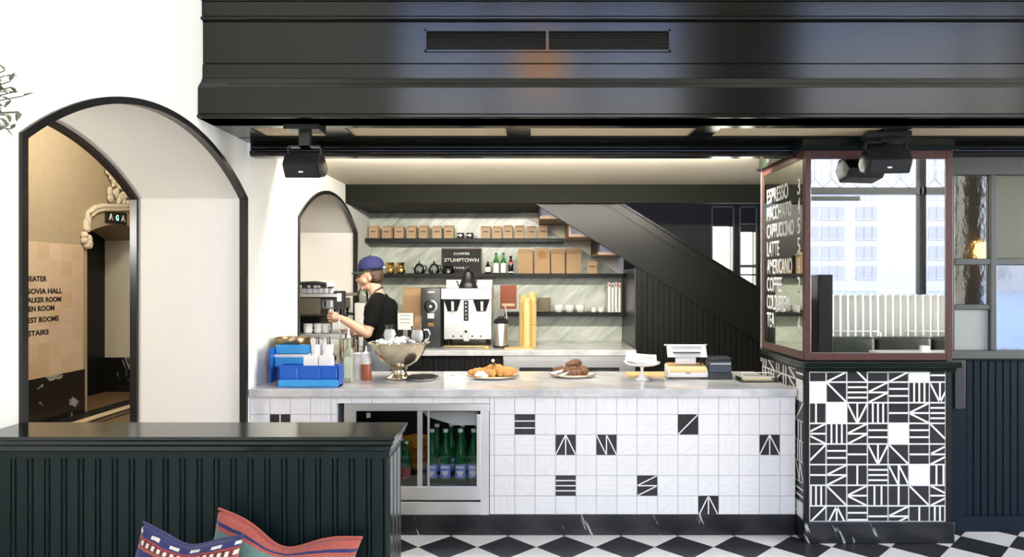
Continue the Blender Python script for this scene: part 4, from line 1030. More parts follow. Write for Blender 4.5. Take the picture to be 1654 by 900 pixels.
# brewer
br = thing('coffee_brewer', 'large stainless twin coffee brewer with two black filter baskets', 'brewer', (X(753, gd), gd, BKZ))
k = gd/F
x_ = lambda p: (p-753)*k
z_ = lambda p: Z(p, gd)-BKZ
B().box(x_(716), x_(793), .10, .40, z_(549), z_(478), .004).make('body', m_steel, br); B().box(x_(712), x_(794), -.0, .40, z_(484), z_(466), .006).make('head', m_steel, br); B().box(x_(716), x_(793), .22, .40, z_(466), z_(452), .004).make('tank_lid', m_steel, br)
B().box(x_(716), x_(793), .06, .10, z_(549), z_(484), .002).make('front_panel', m_steel, br)
for px in (730, 777):
    b = B(); b.lathe([(.048, z_(503)), (.052, z_(500)), (.078, z_(487)), (.080, z_(484))], (x_(px), .03, 0), 28); bk_ = b.make('filter_basket', m_blackp, br, smooth=True)
    B().box(x_(px+2)-.014, x_(px+2)+.014, -.058, -.045, z_(502), z_(487), .004).make('basket_handle', m_steel, bk_)
B().box(x_(748), x_(756), .045, .062, z_(519), z_(486), .002).make('control_panel', m_blackp, br)
for k_ in range(5): B().rings(disc(.008, .040, .046, x_(752), z_(515-k_*6.2), 12)).make('button', m_chrome, br)
B().box(x_(748), x_(757), .04, .062, z_(552), z_(521), .003).make('tap_block', m_steel, br); B().box(x_(750), x_(754), .02, .045, z_(538), z_(534)).make('tap_lever', m_blackp, br)
for px in (731, 744, 762, 776): B().rings(disc(.009, .05, .062, x_(px), z_(544), 10)).make('rubber_stud', m_blackp, br)
for px in (722, 786): B().lathe([(.02, 0), (.016, .05), (.018, z_(549))], (x_(px), .13, 0), 12).make('leg', m_blackp, br); B().lathe([(.02, 0), (.016, .05), (.018, z_(549))], (x_(px), .34, 0), 12).make('leg', m_blackp, br)
B().box(x_(716), x_(790), .02, .36, .0, .018, .003).make('drip_tray', m_bronze, br)
kt = thing('drip_kettle', 'black gooseneck kettle standing on top of the brewer', 'kettle', (X(756, gd+.1), gd+.12, BKZ+z_(466)))
B().lathe([(.095, 0), (.098, .01), (.075, .07), (.052, .11), (.046, .16), (.05, .165), (.012, .185), (.016, .20), (.004, .215)], n=28).make('body', m_blackp, kt, smooth=True)
B().tube([(-.06, 0, .02), (-.10, 0, .03), (-.105, 0, .06), (-.12, 0, .07)], .009, 8).make('spout', m_blackp, kt, smooth=True); B().tube([(.045, 0, .14), (.07, 0, .16), (.085, 0, .10), (.08, 0, .05)], .007, 8).make('handle', m_blackp, kt, smooth=True)
# airpot
ad = 6.66
ap = thing('airpot', 'steel airpot flask with black pump top right of the brewer', 'airpot', (X(808.5, ad), ad+.08, BKZ)); k = ad/F
B().lathe([(.072, 0), (.078, .006), (.078, .02), (.072, .024)], n=28).make('base', m_blackp, ap, smooth=True); B().lathe([(.07, .02), (.07, .235), (.066, .245)], n=28).make('body', m_steel, ap, smooth=True)
B().lathe([(.074, .24), (.076, .262), (.060, .285), (.03, .295)], n=28).make('lid', m_blackp, ap, smooth=True); B().lathe([(.03, .29), (.028, .31), (.01, .312)], n=16).make('pump', m_blackp, ap, smooth=True)
b = B(); b.tube([(-.06, 0, .27), (-.042, 0, .40), (-.036, 0, .41)], .007, 8); b.make('handle', m_steel, ap, smooth=True); b = B(); b.tube([(.06, 0, .27), (.042, 0, .40), (.036, 0, .41)], .007, 8); b.make('handle', m_steel, ap, smooth=True)
# cup stacks
cupb = B()
for i, (px, dd, yt, lab) in enumerate(((845, 6.86, 477, 'tall stack of yellow paper cups nearest the airpot'), (851, 6.72, 482, 'tall stack of yellow paper cups in front of the other two'), (860, 6.84, 472, 'tallest stack of yellow paper cups, on the right'))):
    h = Z(yt, dd)-BKZ; o = thing('cup_stack', lab, 'cup stack', (X(px, dd), dd, BKZ), 'stacks of yellow cups'); nn = int(h/.024)
    cup = B().lathe([(.026, 0), (.040, .001), (.042, .006), (.0395, .0235), (.0385, .024)], n=20).mesh('cup', True); cup.materials.append(m_yellow)
    for k_ in range(nn): obj('cup', cup, None, o, (0, 0, h/nn*k_))
o = B().box(-.14, .14, -.1, .1, 0, .012, .003).make('wood_tray', m_woodl, loc=(X(838, 6.62), 6.66, BKZ+.0)); tag(o, 'light wooden tray in front of the yellow cups', 'tray')
# lemon beside brewer
o = B().ball((0, 0, .014), .02, 10, (1.3, 1, .7)).make('lemon_slice', m_yellow, smooth=True, loc=(X(786, 6.56), 6.56, BKZ)); tag(o, 'yellow lemon wedge on the counter below the brewer', 'lemon')
# posters / cards
o = B().box(-.09, .09, 0, .004, 0, .26).make('poster', m_poster, loc=(X(821, 7.5), DB-.008, Z(499, DB))); tag(o, 'small red illustrated poster on the marble behind the airpot', 'poster')
B().box(-.07, .07, -.001, 0, .03, .06).make('print', m_coffer, o)

# paper bags
def bag(name, label, loc, w_, d_, h, mat, group, rz=0, style=0):
    t = thing(name, label, 'paper bag', loc, group, rz)
    b = B(); b.rings([[(sx*w_/2*k, sy*d_/2*k2, z) for sx, sy in ((-1, -1), (1, -1), (1, 1), (-1, 1))] for z, k, k2 in ((0, .97, .97), (.01, 1, 1), (h*.80, 1.0, .95), (h*.93, .98, .62), (h, .97, .5))]); b.make('sack', mat, t)
    b = B(); b.box(-w_*.49, w_*.49, -d_*.30, d_*.10, h*.955, h*1.0, .002, 1); b.make('folded_top', m_kraft, t)
    if style == 0:
        b = B(); b.box(-w_*.30, w_*.30, -d_*.5-.0015, -d_*.5+.002, h*.50, h*.58); b.make('print', m_ink, t)
        b = B(); b.box(-w_*.27, w_*.27, -d_*.5-.0012, -d_*.5+.002, h*.30, h*.325).box(-w_*.27, w_*.2, -d_*.5-.0012, -d_*.5+.002, h*.25, h*.265); b.make('print', m_kraft, t)
    else:
        for z_ in (.42, .56): B().box(-w_*.49, w_*.49, -d_*.5-.002, -d_*.5+.002, h*z_, h*z_+.004).make('crease', m_kraft, t)
    return t
sd_ = 7.37
smal = [(604, 366), (625.5, 362), (645, 363), (665, 362), (685, 364), (706, 364), (725, 364)]
smal2 = [(784.5, 363), (803, 363), (820.5, 364), (839.5, 364), (858.5, 363), (877.5, 362)]
ordn = ['first', 'second', 'third', 'fourth', 'fifth', 'sixth', 'seventh']
b0 = None
for lst, where in ((smal, 'small kraft coffee bag, %s from the left wall on the top shelf'), (smal2, 'small kraft coffee bag, %s after the black cups on the top shelf')):
    for i, (px, yt) in enumerate(lst):
        loc = (X(px, sd_), sd_+.02, Z1); lab = where % ordn[i]; rz = random.uniform(-.22, .12) if lst is smal else random.uniform(-.05, .05)
        if b0 is None: b0 = bag('coffee_bag', lab, loc, .098, .075, .142, m_kraftl, 'small coffee bags on the top shelf', rz)
        else: dup(b0, loc, rz, lab, scale=(random.uniform(.95, 1.05), 1, random.uniform(.96, 1.06)))
dup(b0, (X(957, sd_), sd_+.02, Z2), -.1, 'single small kraft coffee bag at the right end of the middle shelf', 'small bag on the middle shelf', (1.05, 1, .98))
big = [(848.5, 25, 402), (875.5, 26, 401), (901, 23, 402), (926.5, 25, 402)]
for i, (px, wd, yt) in enumerate(big):
    bag('large_coffee_bag', ['large kraft coffee sack nearest the dark bottles on the middle shelf', 'large kraft coffee sack with round stamp, second on the middle shelf', 'large kraft coffee sack, third on the middle shelf', 'large kraft coffee sack at the right of its row on the middle shelf'][i], (X(px, sd_), sd_+.03, Z2), wd/F*sd_*.95, .11, Z(yt, sd_)-Z2, m_kraft, 'large coffee sacks on the middle shelf', 0, 1)
b = B(); b.rings(disc(.045, -.004, -.001, 0, 0, 20)); 
o = b.make('stamp', M('bag_stamp', (.36, .19, .08), .8), bpy.data.objects['large_coffee_bag.001']); o.location = (.0, -.056, .20)
g1 = bag('large_coffee_bag', 'large kraft coffee sack leaning behind the grinder on the back counter', (X(665, 7.0), 7.05, Z(530, 7.0)), .185, .11, Z(464, 7.0)-Z(530, 7.0), m_kraft, 'sacks by the grinder', 0, 1)
o = B().box(-.13, .13, -.09, .09, 0, Z(530, 7.0)-BKZ, .006).make('storage_box', m_inkb, loc=(X(664, 7.0), 7.06, BKZ)); tag(o, 'black box under the coffee sack beside the grinder', 'box')
g2 = bag('large_coffee_bag', 'brown paper sack standing low in front of the black box', (X(676, 6.8), 6.83, BKZ), .07, .07, Z(510, 6.8)-BKZ, m_kraft, 'sacks by the grinder', 0, 1)
cdh = thing('notice_card', 'white notice card on a small stand behind the ice bowl', 'card', (X(654, 6.6), 6.62, BKZ))
B().box(-.075, .075, -.003, .003, Z(533, 6.6)-BKZ, Z(506, 6.6)-BKZ).make('card', m_paper, cdh); B().box(-.05, .05, -.02, .04, 0, .012).make('foot', m_darkgrey, cdh); B().box(-.02, .02, 0, .02, .01, Z(533, 6.6)-BKZ+.01).make('stem', m_steel, cdh)
for z_ in (.25, .285, .32): B().box(-.05, .045, -.0036, -.003, z_, z_+.006).make('print', m_steeld, cdh)

# small black cups with arrow mark
c0 = None
for px, lab in ((744, 'small black cup with white mark, nearer the barista, on the top shelf'), (759, 'small black cup with white mark, nearer the second bag row, on the top shelf')):
    loc = (X(px, sd_), sd_, Z1)
    if c0 is None:
        c0 = thing('black_cup', lab, 'cup', loc, 'black cups on the top shelf')
        B().lathe([(.028, 0), (.036, .004), (.038, .062), (.035, .062), (.03, .01), (.002, .008)], n=20, cap=False).make('cup', m_blackp, c0, smooth=True)
        b = B(); b.prism([(-.03, .042), (-.004, .042), (-.004, .054), (.026, .034), (-.004, .014), (-.004, .026), (-.03, .030)], 'y', -.040, -.034); b.make('arrow_mark', m_chalk, c0)
    else: dup(c0, loc, None, lab)
# brass cups, glass teapots
c0 = None
for px, lab in ((630, 'brass jug on the middle shelf right behind the barista cap'), (647, 'brass jug on the middle shelf next to the glass teapots')):
    loc = (X(px, sd_), sd_+.02, Z2)
    if c0 is None:
        c0 = thing('brass_jug', lab, 'jug', loc, 'brass jugs')
        B().lathe([(.028, 0), (.042, .008), (.048, .035), (.042, .06), (.033, .078), (.036, .088), (.045, .118), (.043, .12), (.033, .09), (.038, .06), (.04, .03), (.002, .01)], n=24, cap=False).make('body', m_brass, c0, smooth=True)
        B().tube([(-.035, 0, .105), (-.055, 0, .10), (-.058, 0, .065), (-.04, 0, .045)], .004, 8).make('handle', m_brass, c0, smooth=True)
    else: dup(c0, loc, .9, lab)
c0 = None
for px, lab in ((677, 'glass and steel teapot nearest the brass jugs'), (701, 'glass and steel teapot in the middle of three'), (724, 'glass and steel teapot in front of the chalkboard')):
    loc = (X(px, sd_-.02), sd_-.02, Z2)
    if c0 is None:
        c0 = thing('glass_teapot', lab, 'teapot', loc, 'teapots on the middle shelf')
        B().lathe([(.035, 0), (.052, .006), (.058, .035), (.05, .07), (.036, .085), (.036, .09)], n=24).make('glass', pane_glass('teapot_glass', (.82, .86, .84), ior=1.5), c0, smooth=True)
        B().lathe([(.03, .003), (.05, .008), (.054, .03), (.002, .031)], n=24).make('base_band', m_chrome, c0, smooth=True)
        B().lathe([(.038, .085), (.038, .095), (.02, .108), (.006, .112), (.006, .12), (.011, .128), (.004, .136)], n=20).make('lid', m_blackp, c0, smooth=True)
        B().tube([(.035, 0, .085), (.07, 0, .085), (.075, 0, .04), (.055, 0, .015)], .007, 8).make('handle', m_blackp, c0, smooth=True); B().tube([(-.05, 0, .04), (-.07, 0, .06), (-.08, 0, .08)], .007, 8).make('spout', m_chrome, c0, smooth=True)
    else: dup(c0, loc, None, lab)
# chalkboard
cbx = (X(745.5, 7.44), 7.44, Z2)
cb = thing('chalkboard', 'black chalkboard sign with white hand lettering on the middle shelf', 'sign', cbx)
hw, hh = 31.5/F*7.44, Z(402, 7.44)-Z2
B().box(-hw, hw, 0, .012, 0, hh).make('board', m_board, cb); b = B(); b.box(-hw-.006, hw+.006, -.004, .014, hh-.008, hh+.006).box(-hw-.006, -hw+.004, -.004, .014, 0, hh).box(hw-.004, hw+.006, -.004, .014, 0, hh).box(-hw, hw, -.004, .014, -.0, .006); b.make('frame', m_leatherb, cb)
for tx, zz, hgt, wd in (('COFFEE', .205, .026, .17), ('STUMPTOWN', .128, .040, .375), ('DAILY', .052, .024, .17)):
    obj('lettering', text_mesh(tx, hgt, wd, .001, .02, 'CENTER'), m_chalk, cb, (0, -.0005, zz))
# shelf bottles
bottle('small_dark_bottle', 'short dark brown bottle with pale label beside the chalkboard', (X(788, sd_), sd_, Z2), .13, m_darkglass, m_paper, None, m_blackp, .034, (.15, .55))
gb = bottle('green_bottle', 'green glass bottle with white label, nearer the chalkboard', (X(801, sd_), sd_+.02, Z2), .225, M('bright_green_glass', (.05, .30, .06), .1, trans=.2), m_paper, 'green bottles on the middle shelf', m_greenglass, .032, (.04, .5))
dup(gb, (X(813, sd_), sd_+.02, Z2), None, 'green glass bottle with white label, nearer the dark stoppered bottle')
bb_ = bottle('stoppered_bottle', 'dark bottle with red band and black stopper beside the large sacks', (X(825, sd_), sd_, Z2), .19, m_darkglass, m_paper, None, m_inkb, .028, (.04, .12), .45)
B().lathe([(.0275, .10), (.024, .125)], n=16).make('red_band', m_redlabel, bb_, smooth=True)
# lower shelf crockery
o = thing('saucer_stack', 'stack of cream saucers at the left of the lowest shelf', 'saucer stack', (X(878, sd_), sd_+.04, Z3))
pl = B().lathe([(.05, 0), (.078, .008), (.08, .011), (.05, .008)], n=24).mesh('saucer', True); pl.materials.append(M('cream_porcelain', (.66, .60, .45), .3))
for k_ in range(15): obj('saucer', pl, None, o, (0, 0, .0105*k_))
c0 = None
for px, lab in ((902, 'white coffee cup next to the saucer stack'), (920, 'white coffee cup in the middle of three on the lowest shelf'), (937, 'white coffee cup right of its neighbours on the lowest shelf')):
    loc = (X(px, sd_), sd_, Z3)
    if c0 is None:
        c0 = thing('coffee_cup', lab, 'cup', loc, 'white cups on the lowest shelf')
        B().lathe([(.028, 0), (.04, .01), (.052, .04), (.054, .078), (.051, .078), (.046, .04), (.002, .012)], n=24, cap=False).make('cup', m_white, c0, smooth=True); B().tube([(.05, 0, .065), (.075, 0, .06), (.075, 0, .035), (.048, 0, .025)], .0045, 8).make('handle', m_white, c0, smooth=True)
    else: dup(c0, loc, .3, lab)
c0 = None
for px, lab in ((959, 'small white espresso cup nearer the coffee cups'), (970.5, 'small white espresso cup nearer the books')):
    loc = (X(px, sd_), sd_, Z3)
    if c0 is None:
        c0 = thing('espresso_cup', lab, 'cup', loc, 'espresso cups'); B().lathe([(.02, 0), (.028, .006), (.032, .05), (.030, .05), (.025, .01), (.002, .008)], n=20, cap=False).make('cup', m_white, c0, smooth=True); B().tube([(-.03, 0, .042), (-.045, 0, .036), (-.043, 0, .02), (-.028, 0, .016)], .0035, 8).make('handle', m_white, c0, smooth=True)
    else: dup(c0, loc, .4, lab)
for i, (px, wd, lab) in enumerate(((984, 5, 'white spined book, first of four on the lowest shelf'), (989.5, 5, 'white spined book, second of four on the lowest shelf'), (995, 5, 'white spined book, third of four on the lowest shelf'), (1000.5, 4.6, 'white spined book, last of four beside the stair panel'))):
    w_ = wd/F*sd_/2; h = Z(456, sd_)-Z3-.008*(i % 2); o = thing('book', lab, 'book', (X(px, sd_), sd_, Z3), 'white books on the lowest shelf')
    b = B(); b.box(-w_, -w_+.002, 0, .15, 0, h).box(w_-.002, w_, 0, .15, 0, h).box(-w_, w_, 0, .002, 0, h); b.make('cover', m_paper, o); B().box(-w_+.002, w_-.002, .002, .146, .003, h-.003).make('pages', m_white, o)
    B().box(-w_*.5, w_*.5, -.0008, 0, h*.85, h*.95).make('print', m_redlabel if i != 1 else m_darkgrey, o)
be = thing('wire_bookend', 'thin black wire bookend left of the white books', 'bookend', (X(978, sd_), sd_+.02, Z3)); B().tube([(0, 0, 0), (-.01, 0, .27), (.1, .06, .28)], .003, 6).make('wire', m_blackp, be)
# ================================================================ espresso machine on its own counter
mc = thing('machine_counter', 'dark counter in the small arch carrying the espresso machine', 'counter', (-1.9, 5.9, 0))
B().box(-2.42, -1.46, 5.32, 6.46, .89, .93, .004).make('counter_top', m_counter, mc, w=True); B().box(-2.40, -1.49, 5.36, 6.44, 0, .89).make('cabinet', m_blackmat, mc, w=True)
em = thing('espresso_machine', 'dark espresso machine with cups on top, in front of the small arch', 'espresso machine', (-1.9, 5.8, .93))
E = 5.55
ex = lambda p: X(p, E)
ez = lambda p: Z(p, E)
B().box(-2.32, ex(515), E, E+.62, ez(511), ez(477), .008).make('side_body', M('bronze_grey_panel', (.075, .066, .052), .3, .4), em, w=True)
B().box(-2.32, ex(545), E-.01, E+.63, ez(480), ez(475), .003).make('cup_tray', m_steel, em, w=True)
B().box(-2.30, ex(518), E-.012, E+.0, ez(508), ez(482), .004).make('side_panel', M('brown_side_panel', (.10, .085, .06), .35, .3), em, w=True)
b = B(); b.tube([(-2.25, E-.01, ez(462)), (ex(487), E-.01, ez(458)), (ex(510), E-.01, ez(457)), (ex(527), E-.01, ez(459))], .014, 8); b.make('cup_rail', m_blackp, em, w=True, smooth=True)
B().box(ex(488), ex(528), E-.012, E-.004, ez(466), ez(459)).make('rail_panel', m_blackp, em, w=True)
for px in (500, 510, 516): B().box(ex(px)-.012, ex(px)+.012, E-.014, E-.011, ez(465), ez(461)).make('rail_badge', m_steel, em, w=True)
B().box(ex(530), ex(537), E-.012, E+.03, ez(466), ez(463)).make('rail_end', m_blackp, em, w=True)
B().box(-2.32, ex(556), E+.02, E+.60, ez(548), ez(540), .004).make('drip_tray', m_steel, em, w=True)
B().box(-2.32, ex(503), E+.24, E+.58, ez(540), ez(511), .004).make('lower_body', m_blackmat, em, w=True)
B().box(ex(512), ex(540), E+.03, E+.5, ez(500), ez(483), .01).make('boiler_front', m_steeld, em, w=True)
for i, dy in enumerate((.08, .30, .52)):
    gr = thing('g', 'g', 'g'); bpy.data.objects.remove(gr)
    gh_ = B().lathe([(.035, 0), (.038, .02), (.038, .055), (.030, .07)], (ex(530), E+dy, ez(508)), 18).make('group_head', m_chrome, em, w=True, smooth=True)
    o = B().lathe([(.03, -.04), (.036, -.035), (.036, -.004), (.03, 0)], (ex(530), E+dy, ez(508)), 18).make('portafilter', m_chrome, em, w=True, smooth=True)
    o2 = B().tube([(ex(533), E+dy, ez(511)), (ex(546), E+dy, ez(513))], .012, 8).make('portafilter_handle', m_blackp, o, smooth=True); o2.data.transform(em.matrix_basis.inverted())
B().box(ex(538), ex(556), E+.01, E+.05, ez(500), ez(470), .004).make('control_box', m_blackp, em, w=True); B().box(ex(544), ex(551), E+.006, E+.01, ez(487), ez(474)).make('control_card', m_paper, em, w=True)
for px in (524, 534): B().box(ex(px)-.007, ex(px)+.007, E+.024, E+.03, ez(496), ez(486)).make('gauge', m_chrome, em, w=True)
b = B(); b.tube([(ex(546), E-.005, ez(505)), (ex(549), E-.02, ez(516)), (ex(551), E-.02, ez(545))], .006, 8); b.make('steam_wand', m_chrome, em, w=True, smooth=True)
for dx in (490, 548):
    for dy in (.06, .56): B().lathe([(.022, 0), (.018, ez(548)-.93)], (ex(dx), E+dy, .93), 10).make('leg', m_chrome, em, w=True)
c0 = None
for i, (px, dy, z0, lab) in enumerate(((488, .05, 0, 'white cup on the espresso machine, nearest the wall edge'), (497, .05, 0, 'white cup on the espresso machine, second from the wall edge'), (506, .05, 0, 'white cup on the espresso machine, third from the wall edge'), (515, .05, 0, 'white cup on the espresso machine, middle of the front row'), (524, .05, 0, 'white cup on the espresso machine, second nearest the control box'), (533, .05, 0, 'white cup on the espresso machine, closest to the control box'), (520, .05, 1, 'white cup stacked on two others on the espresso machine'), (529, .05, 1, 'white cup stacked on top near the control box'))):
    loc = (ex(px), E+dy, ez(475)+.05*z0)
    if c0 is None:
        c0 = thing('stacked_cup', lab, 'cup', loc, 'cups on the espresso machine'); B().lathe([(.02, 0), (.03, .006), (.034, .052), (.032, .052), (.026, .01), (.002, .008)], n=18, cap=False).make('cup', m_white, c0, smooth=True); B().tube([(.03, 0, .042), (.046, 0, .038), (.044, 0, .02), (.028, 0, .016)], .0035, 6).make('handle', m_white, c0, smooth=True)
    else: dup(c0, loc, random.uniform(-1, 1), lab)
c0 = None
for px, dd, lab in ((497, 5.42, 'steel milk pitcher below the machine, nearest the wall edge'), (514, 5.44, 'steel milk pitcher below the machine, middle'), (528, 5.42, 'steel milk pitcher below the machine, nearest the barista')):
    loc = (X(px, dd), dd, .93)
    if c0 is None:
        c0 = thing('milk_pitcher', lab, 'pitcher', loc, 'milk pitchers'); B().lathe([(.04, 0), (.045, .006), (.046, .03), (.036, .075), (.034, .105), (.040, .115), (.032, .105), (.034, .07), (.04, .01), (.002, .006)], n=22, cap=False).make('body', m_chrome, c0, smooth=True); B().tube([(.034, 0, .10), (.065, 0, .09), (.062, 0, .04), (.045, 0, .03)], .004, 8).make('handle', m_chrome, c0, smooth=True)
    else: dup(c0, loc, 1.2, lab)
c0 = None
for px, dy, lab in ((491, .10, 'white mug on the drip tray under the espresso machine, by the wall edge'), (507, .12, 'white mug on the drip tray under the espresso machine, in the middle'), (521, .10, 'white mug on the drip tray under the espresso machine, near the steam wand')):
    loc = (ex(px), E+dy, ez(540))
    if c0 is None:
        c0 = thing('white_mug', lab, 'mug', loc, 'mugs on the drip tray'); B().lathe([(.03, 0), (.036, .006), (.038, .08), (.035, .08), (.031, .01), (.002, .008)], n=20, cap=False).make('cup', m_white, c0, smooth=True); B().tube([(.036, 0, .066), (.058, 0, .06), (.058, 0, .03), (.035, 0, .02)], .0045, 8).make('handle', m_white, c0, smooth=True)
    else: dup(c0, loc, -.6, lab)
tp = thing('coffee_tamper', 'steel tamper with black knob on the machine counter', 'tamper', (X(540, 5.46), 5.46, .93)); B().lathe([(.029, 0), (.03, .004), (.03, .018), (.01, .026), (.009, .05)], n=20).make('base', m_chrome, tp, smooth=True); B().lathe([(.01, .045), (.017, .06), (.018, .08), (.008, .09)], n=16).make('knob', m_blackp, tp, smooth=True)
# carafes on the marble right behind the barista's face
wc = thing('water_carafe', 'clear glass water carafe on a white box behind the barista', 'carafe', (X(586, 6.9), 6.9, Z(489, 6.9)))
B().lathe([(.05, 0), (.055, .01), (.055, .09), (.03, .14), (.026, .17), (.034, .19), (.032, .19), (.024, .168), (.028, .14), (.05, .09), (.05, .012), (.002, .008)], n=24, cap=False).make('glass', m_clear, wc, smooth=True)
o = thing('white_appliance', 'white boxy appliance behind the barista arm', 'appliance', (X(588, 6.9), 6.95, BKZ)); h = Z(489, 6.9)-BKZ; B().box(-.085, .085, -.1, .12, 0, h, .01).make('body', m_whitep, o); B().box(-.07, .07, -.104, -.1, .05, h-.08).make('front_panel', m_paper, o)

# ================================================================ barista
def blob(name, build, mat, root, voxel=.007, smooth_it=6):
    b = B(); build(b); bmesh.ops.recalc_face_normals(b.bm, faces=b.bm.faces); me = bpy.data.meshes.new('tmp'); b.bm.to_mesh(me); b.bm.free()
    o = bpy.data.objects.new('tmp', me); COL.objects.link(o)
    r = o.modifiers.new('r', 'REMESH'); r.mode = 'VOXEL'; r.voxel_size = voxel
    s = o.modifiers.new('s', 'SMOOTH'); s.factor = .5; s.iterations = smooth_it
    me2 = bpy.data.meshes.new_from_object(o.evaluated_get(bpy.context.evaluated_depsgraph_get())); bpy.data.objects.remove(o); bpy.data.meshes.remove(me)
    me2.transform(Matrix.Translation(-Vector(root))); me2.polygons.foreach_set('use_smooth', [True]*len(me2.polygons)); me2.name = name
    me2.materials.clear(); me2.materials.append(mat)
    return me2
D0 = 5.75
def pp(px, py, dy=0.0): return Vector((X(px, D0), D0+dy, Z(py, D0)))
root = (X(616, D0), D0, 0)
hipz = .96
def arms(b, infl=0, sleeve=False):
    for sgn, sh, el, wr in ((-1, pp(616, 489, -.165), pp(604, 535, -.235), pp(562, 512, -.20)), (1, pp(609, 489, .165), pp(600, 538, .20), pp(568, 541, .10))):
        if sleeve:
            m = sh.lerp(el, .62); b.capsule(sh, m, .064, .062)
        else:
            b.capsule(sh, el, .050, .041); b.capsule(el, el.lerp(wr, .35), .041, .043); b.capsule(el.lerp(wr, .35), wr, .043, .026)
def hand(b, wr, dirv, side):
    d1 = Vector(dirv).normalized(); up = Vector((0, 0, 1)); lat = d1.cross(up).normalized()*side
    pc = wr + d1*.055
    b.capsule(wr, pc, .026, .034); b.capsule(pc-up*.024, pc+up*.026, .020, .020)
    for i in range(4):
        base = pc + d1*.026 + up*(.036-.0245*i); L = (.040, .046, .043, .034)[i]
        k1 = base + d1*L*.8 + lat*.010; k2 = k1 + d1*L*.25 + lat*.028; k3 = k2 - d1*.012 + lat*.018
        b.capsule(base, k1, .0098, .0088, 10); b.capsule(k1, k2, .0088, .0082, 10); b.capsule(k2, k3, .0082, .007, 10)
    t0 = pc - d1*.02 + up*.026; t1 = t0 + d1*.035 + up*.012 + lat*.016; t2 = t1 + d1*.024 + lat*.012
    b.capsule(t0, t1, .012, .0105, 8); b.capsule(t1, t2, .0105, .0085, 8)
def body(b):
    # skull and face (profile towards -x, looking slightly down)
    b.ball(pp(600, 442), .1, 18, (.98, .74, .96)); b.ball(pp(592, 450), .078, 16, (.92, .78, 1.05)); b.capsule(pp(589, 463, 0), pp(596, 462, 0), .034, .05)
    b.capsule(pp(586.6, 466.3, -.012), pp(586.6, 466.3, .012), .018, .018)                       # chin
    b.capsule(pp(582.0, 445), pp(577.4, 453.2), .010, .0145, 10); b.ball(pp(580.5, 453.5, -.010), .009, 8); b.ball(pp(580.5, 453.5, .010), .009, 8)   # nose
    b.capsule(pp(582.8, 440.5, -.035), pp(582.8, 440.5, .035), .012, .012, 10)                      # brow
    b.capsule(pp(582.4, 458.4, -.018), pp(582.4, 458.4, .018), .0085, .0085, 8); b.capsule(pp(583.0, 461.2, -.015), pp(583.0, 461.2, .015), .009, .009, 8); b.capsule(pp(586, 457, 0), pp(587, 463, 0), .036, .030)   # lips
    for s in (-1, 1): b.ball(pp(600.5, 449, .072*s), .030, 10, (.62, .32, 1.0)); b.ball(pp(591, 454, .034*s), .034, 12)
    b.capsule(pp(603, 461), pp(611, 480), .054, .060)
    # trunk
    for s in (-1, 1): b.capsule(pp(612, 487, .06*s), pp(614, 489, .15*s), .07, .055); b.capsule(pp(615, 505, .07*s), pp(618, 545, .06*s), .115, .10); b.capsule(pp(618, 545, .07*s), pp(618, 578, .07*s), .105, .115)
    arms(b)
    hand(b, pp(562, 512, -.20), (-1, .12, .10), 1); hand(b, pp(568, 541, .10), (-1, -.1, -.05), 1)
    for s in (-1, 1):
        hp = Vector((root[0], D0+.09*s, .92)); kn = Vector((root[0]-.02, D0+.10*s, .50)); an = Vector((root[0]+.02, D0+.11*s, .09))
        b.capsule(hp, kn, .085, .055); b.capsule(kn, kn.lerp(an, .3), .055, .056); b.capsule(kn.lerp(an, .3), an, .056, .036); b.capsule(an-Vector((0, 0, .045)), an+Vector((-.16, 0, -.055)), .04, .03)
person = obj('person', blob('person', body, m_skin, root, .0045, 3), m_skin, None, root)
tag(person, 'barista in blue cap, black t-shirt and grey apron working the espresso machine', 'person')
def shirt(b):
    for s in (-1, 1):
        b.capsule(pp(613, 487, .05*s), pp(614, 490, .155*s), .080, .066); b.capsule(pp(615, 506, .07*s), pp(619, 545, .06*s), .127, .112); b.capsule(pp(619, 545, .07*s), pp(619, 566, .07*s), .114, .118)
    b.capsule(pp(625, 497, -.05), pp(625, 497, .05), .085, .085)
    arms(b, 0, True)
obj('t_shirt', blob('t_shirt', shirt, m_tshirt, root), m_tshirt, person)
def trousers(b):
    for s in (-1, 1):
        hp = Vector((root[0]+.005, D0+.085*s, .95)); kn = Vector((root[0]-.02, D0+.10*s, .50)); an = Vector((root[0]+.02, D0+.11*s, .13))
        b.capsule(hp, kn, .122, .075); b.capsule(kn, an, .075, .058)
obj('trousers', blob('trousers', trousers, m_jeans, root, .01), m_jeans, person)
def shoes(b):
    for s in (-1, 1):
        an = Vector((root[0]+.02, D0+.11*s, .05)); b.capsule(an+Vector((.03, 0, 0)), an+Vector((-.17, 0, -.006)), .05, .042)
sh = obj('shoes', blob('shoes', shoes, m_inkb, root, .008), m_inkb, person)
# apron: sheath round the front and sides
b = B(); rg = []
for z, rx, ry in ((.50, .17, .22), (.75, .165, .215), (.95, .158, .205), (1.08, .150, .195)):
    ring = []
    for i in range(25):
        a_ = PI-2.3+4.6*i/24; zz = z + (.12*max(0, math.cos(a_-PI)) - .04 if z > 1 else 0)
        ring.append((X(617, D0)-root[0]+rx*math.cos(a_), ry*math.sin(a_), zz))
    rg.append(ring)
b.rings(rg, closed=False); ap_ = b.make('apron', m_apron, person, smooth='all'); sm = ap_.modifiers.new('thick', 'SOLIDIFY'); sm.thickness = .006
b = B(); b.tube([Vector(p_)-Vector(root) for p_ in (pp(592, 497, -.07), pp(600, 484, -.085), pp(609, 470, -.066), pp(616, 465, -.03), pp(618, 464.5, 0), pp(616, 465, .03), pp(606, 472, .07), pp(592, 497, .07))], .008, 8); b.make('apron_strap', m_leatherb, person, smooth=True)
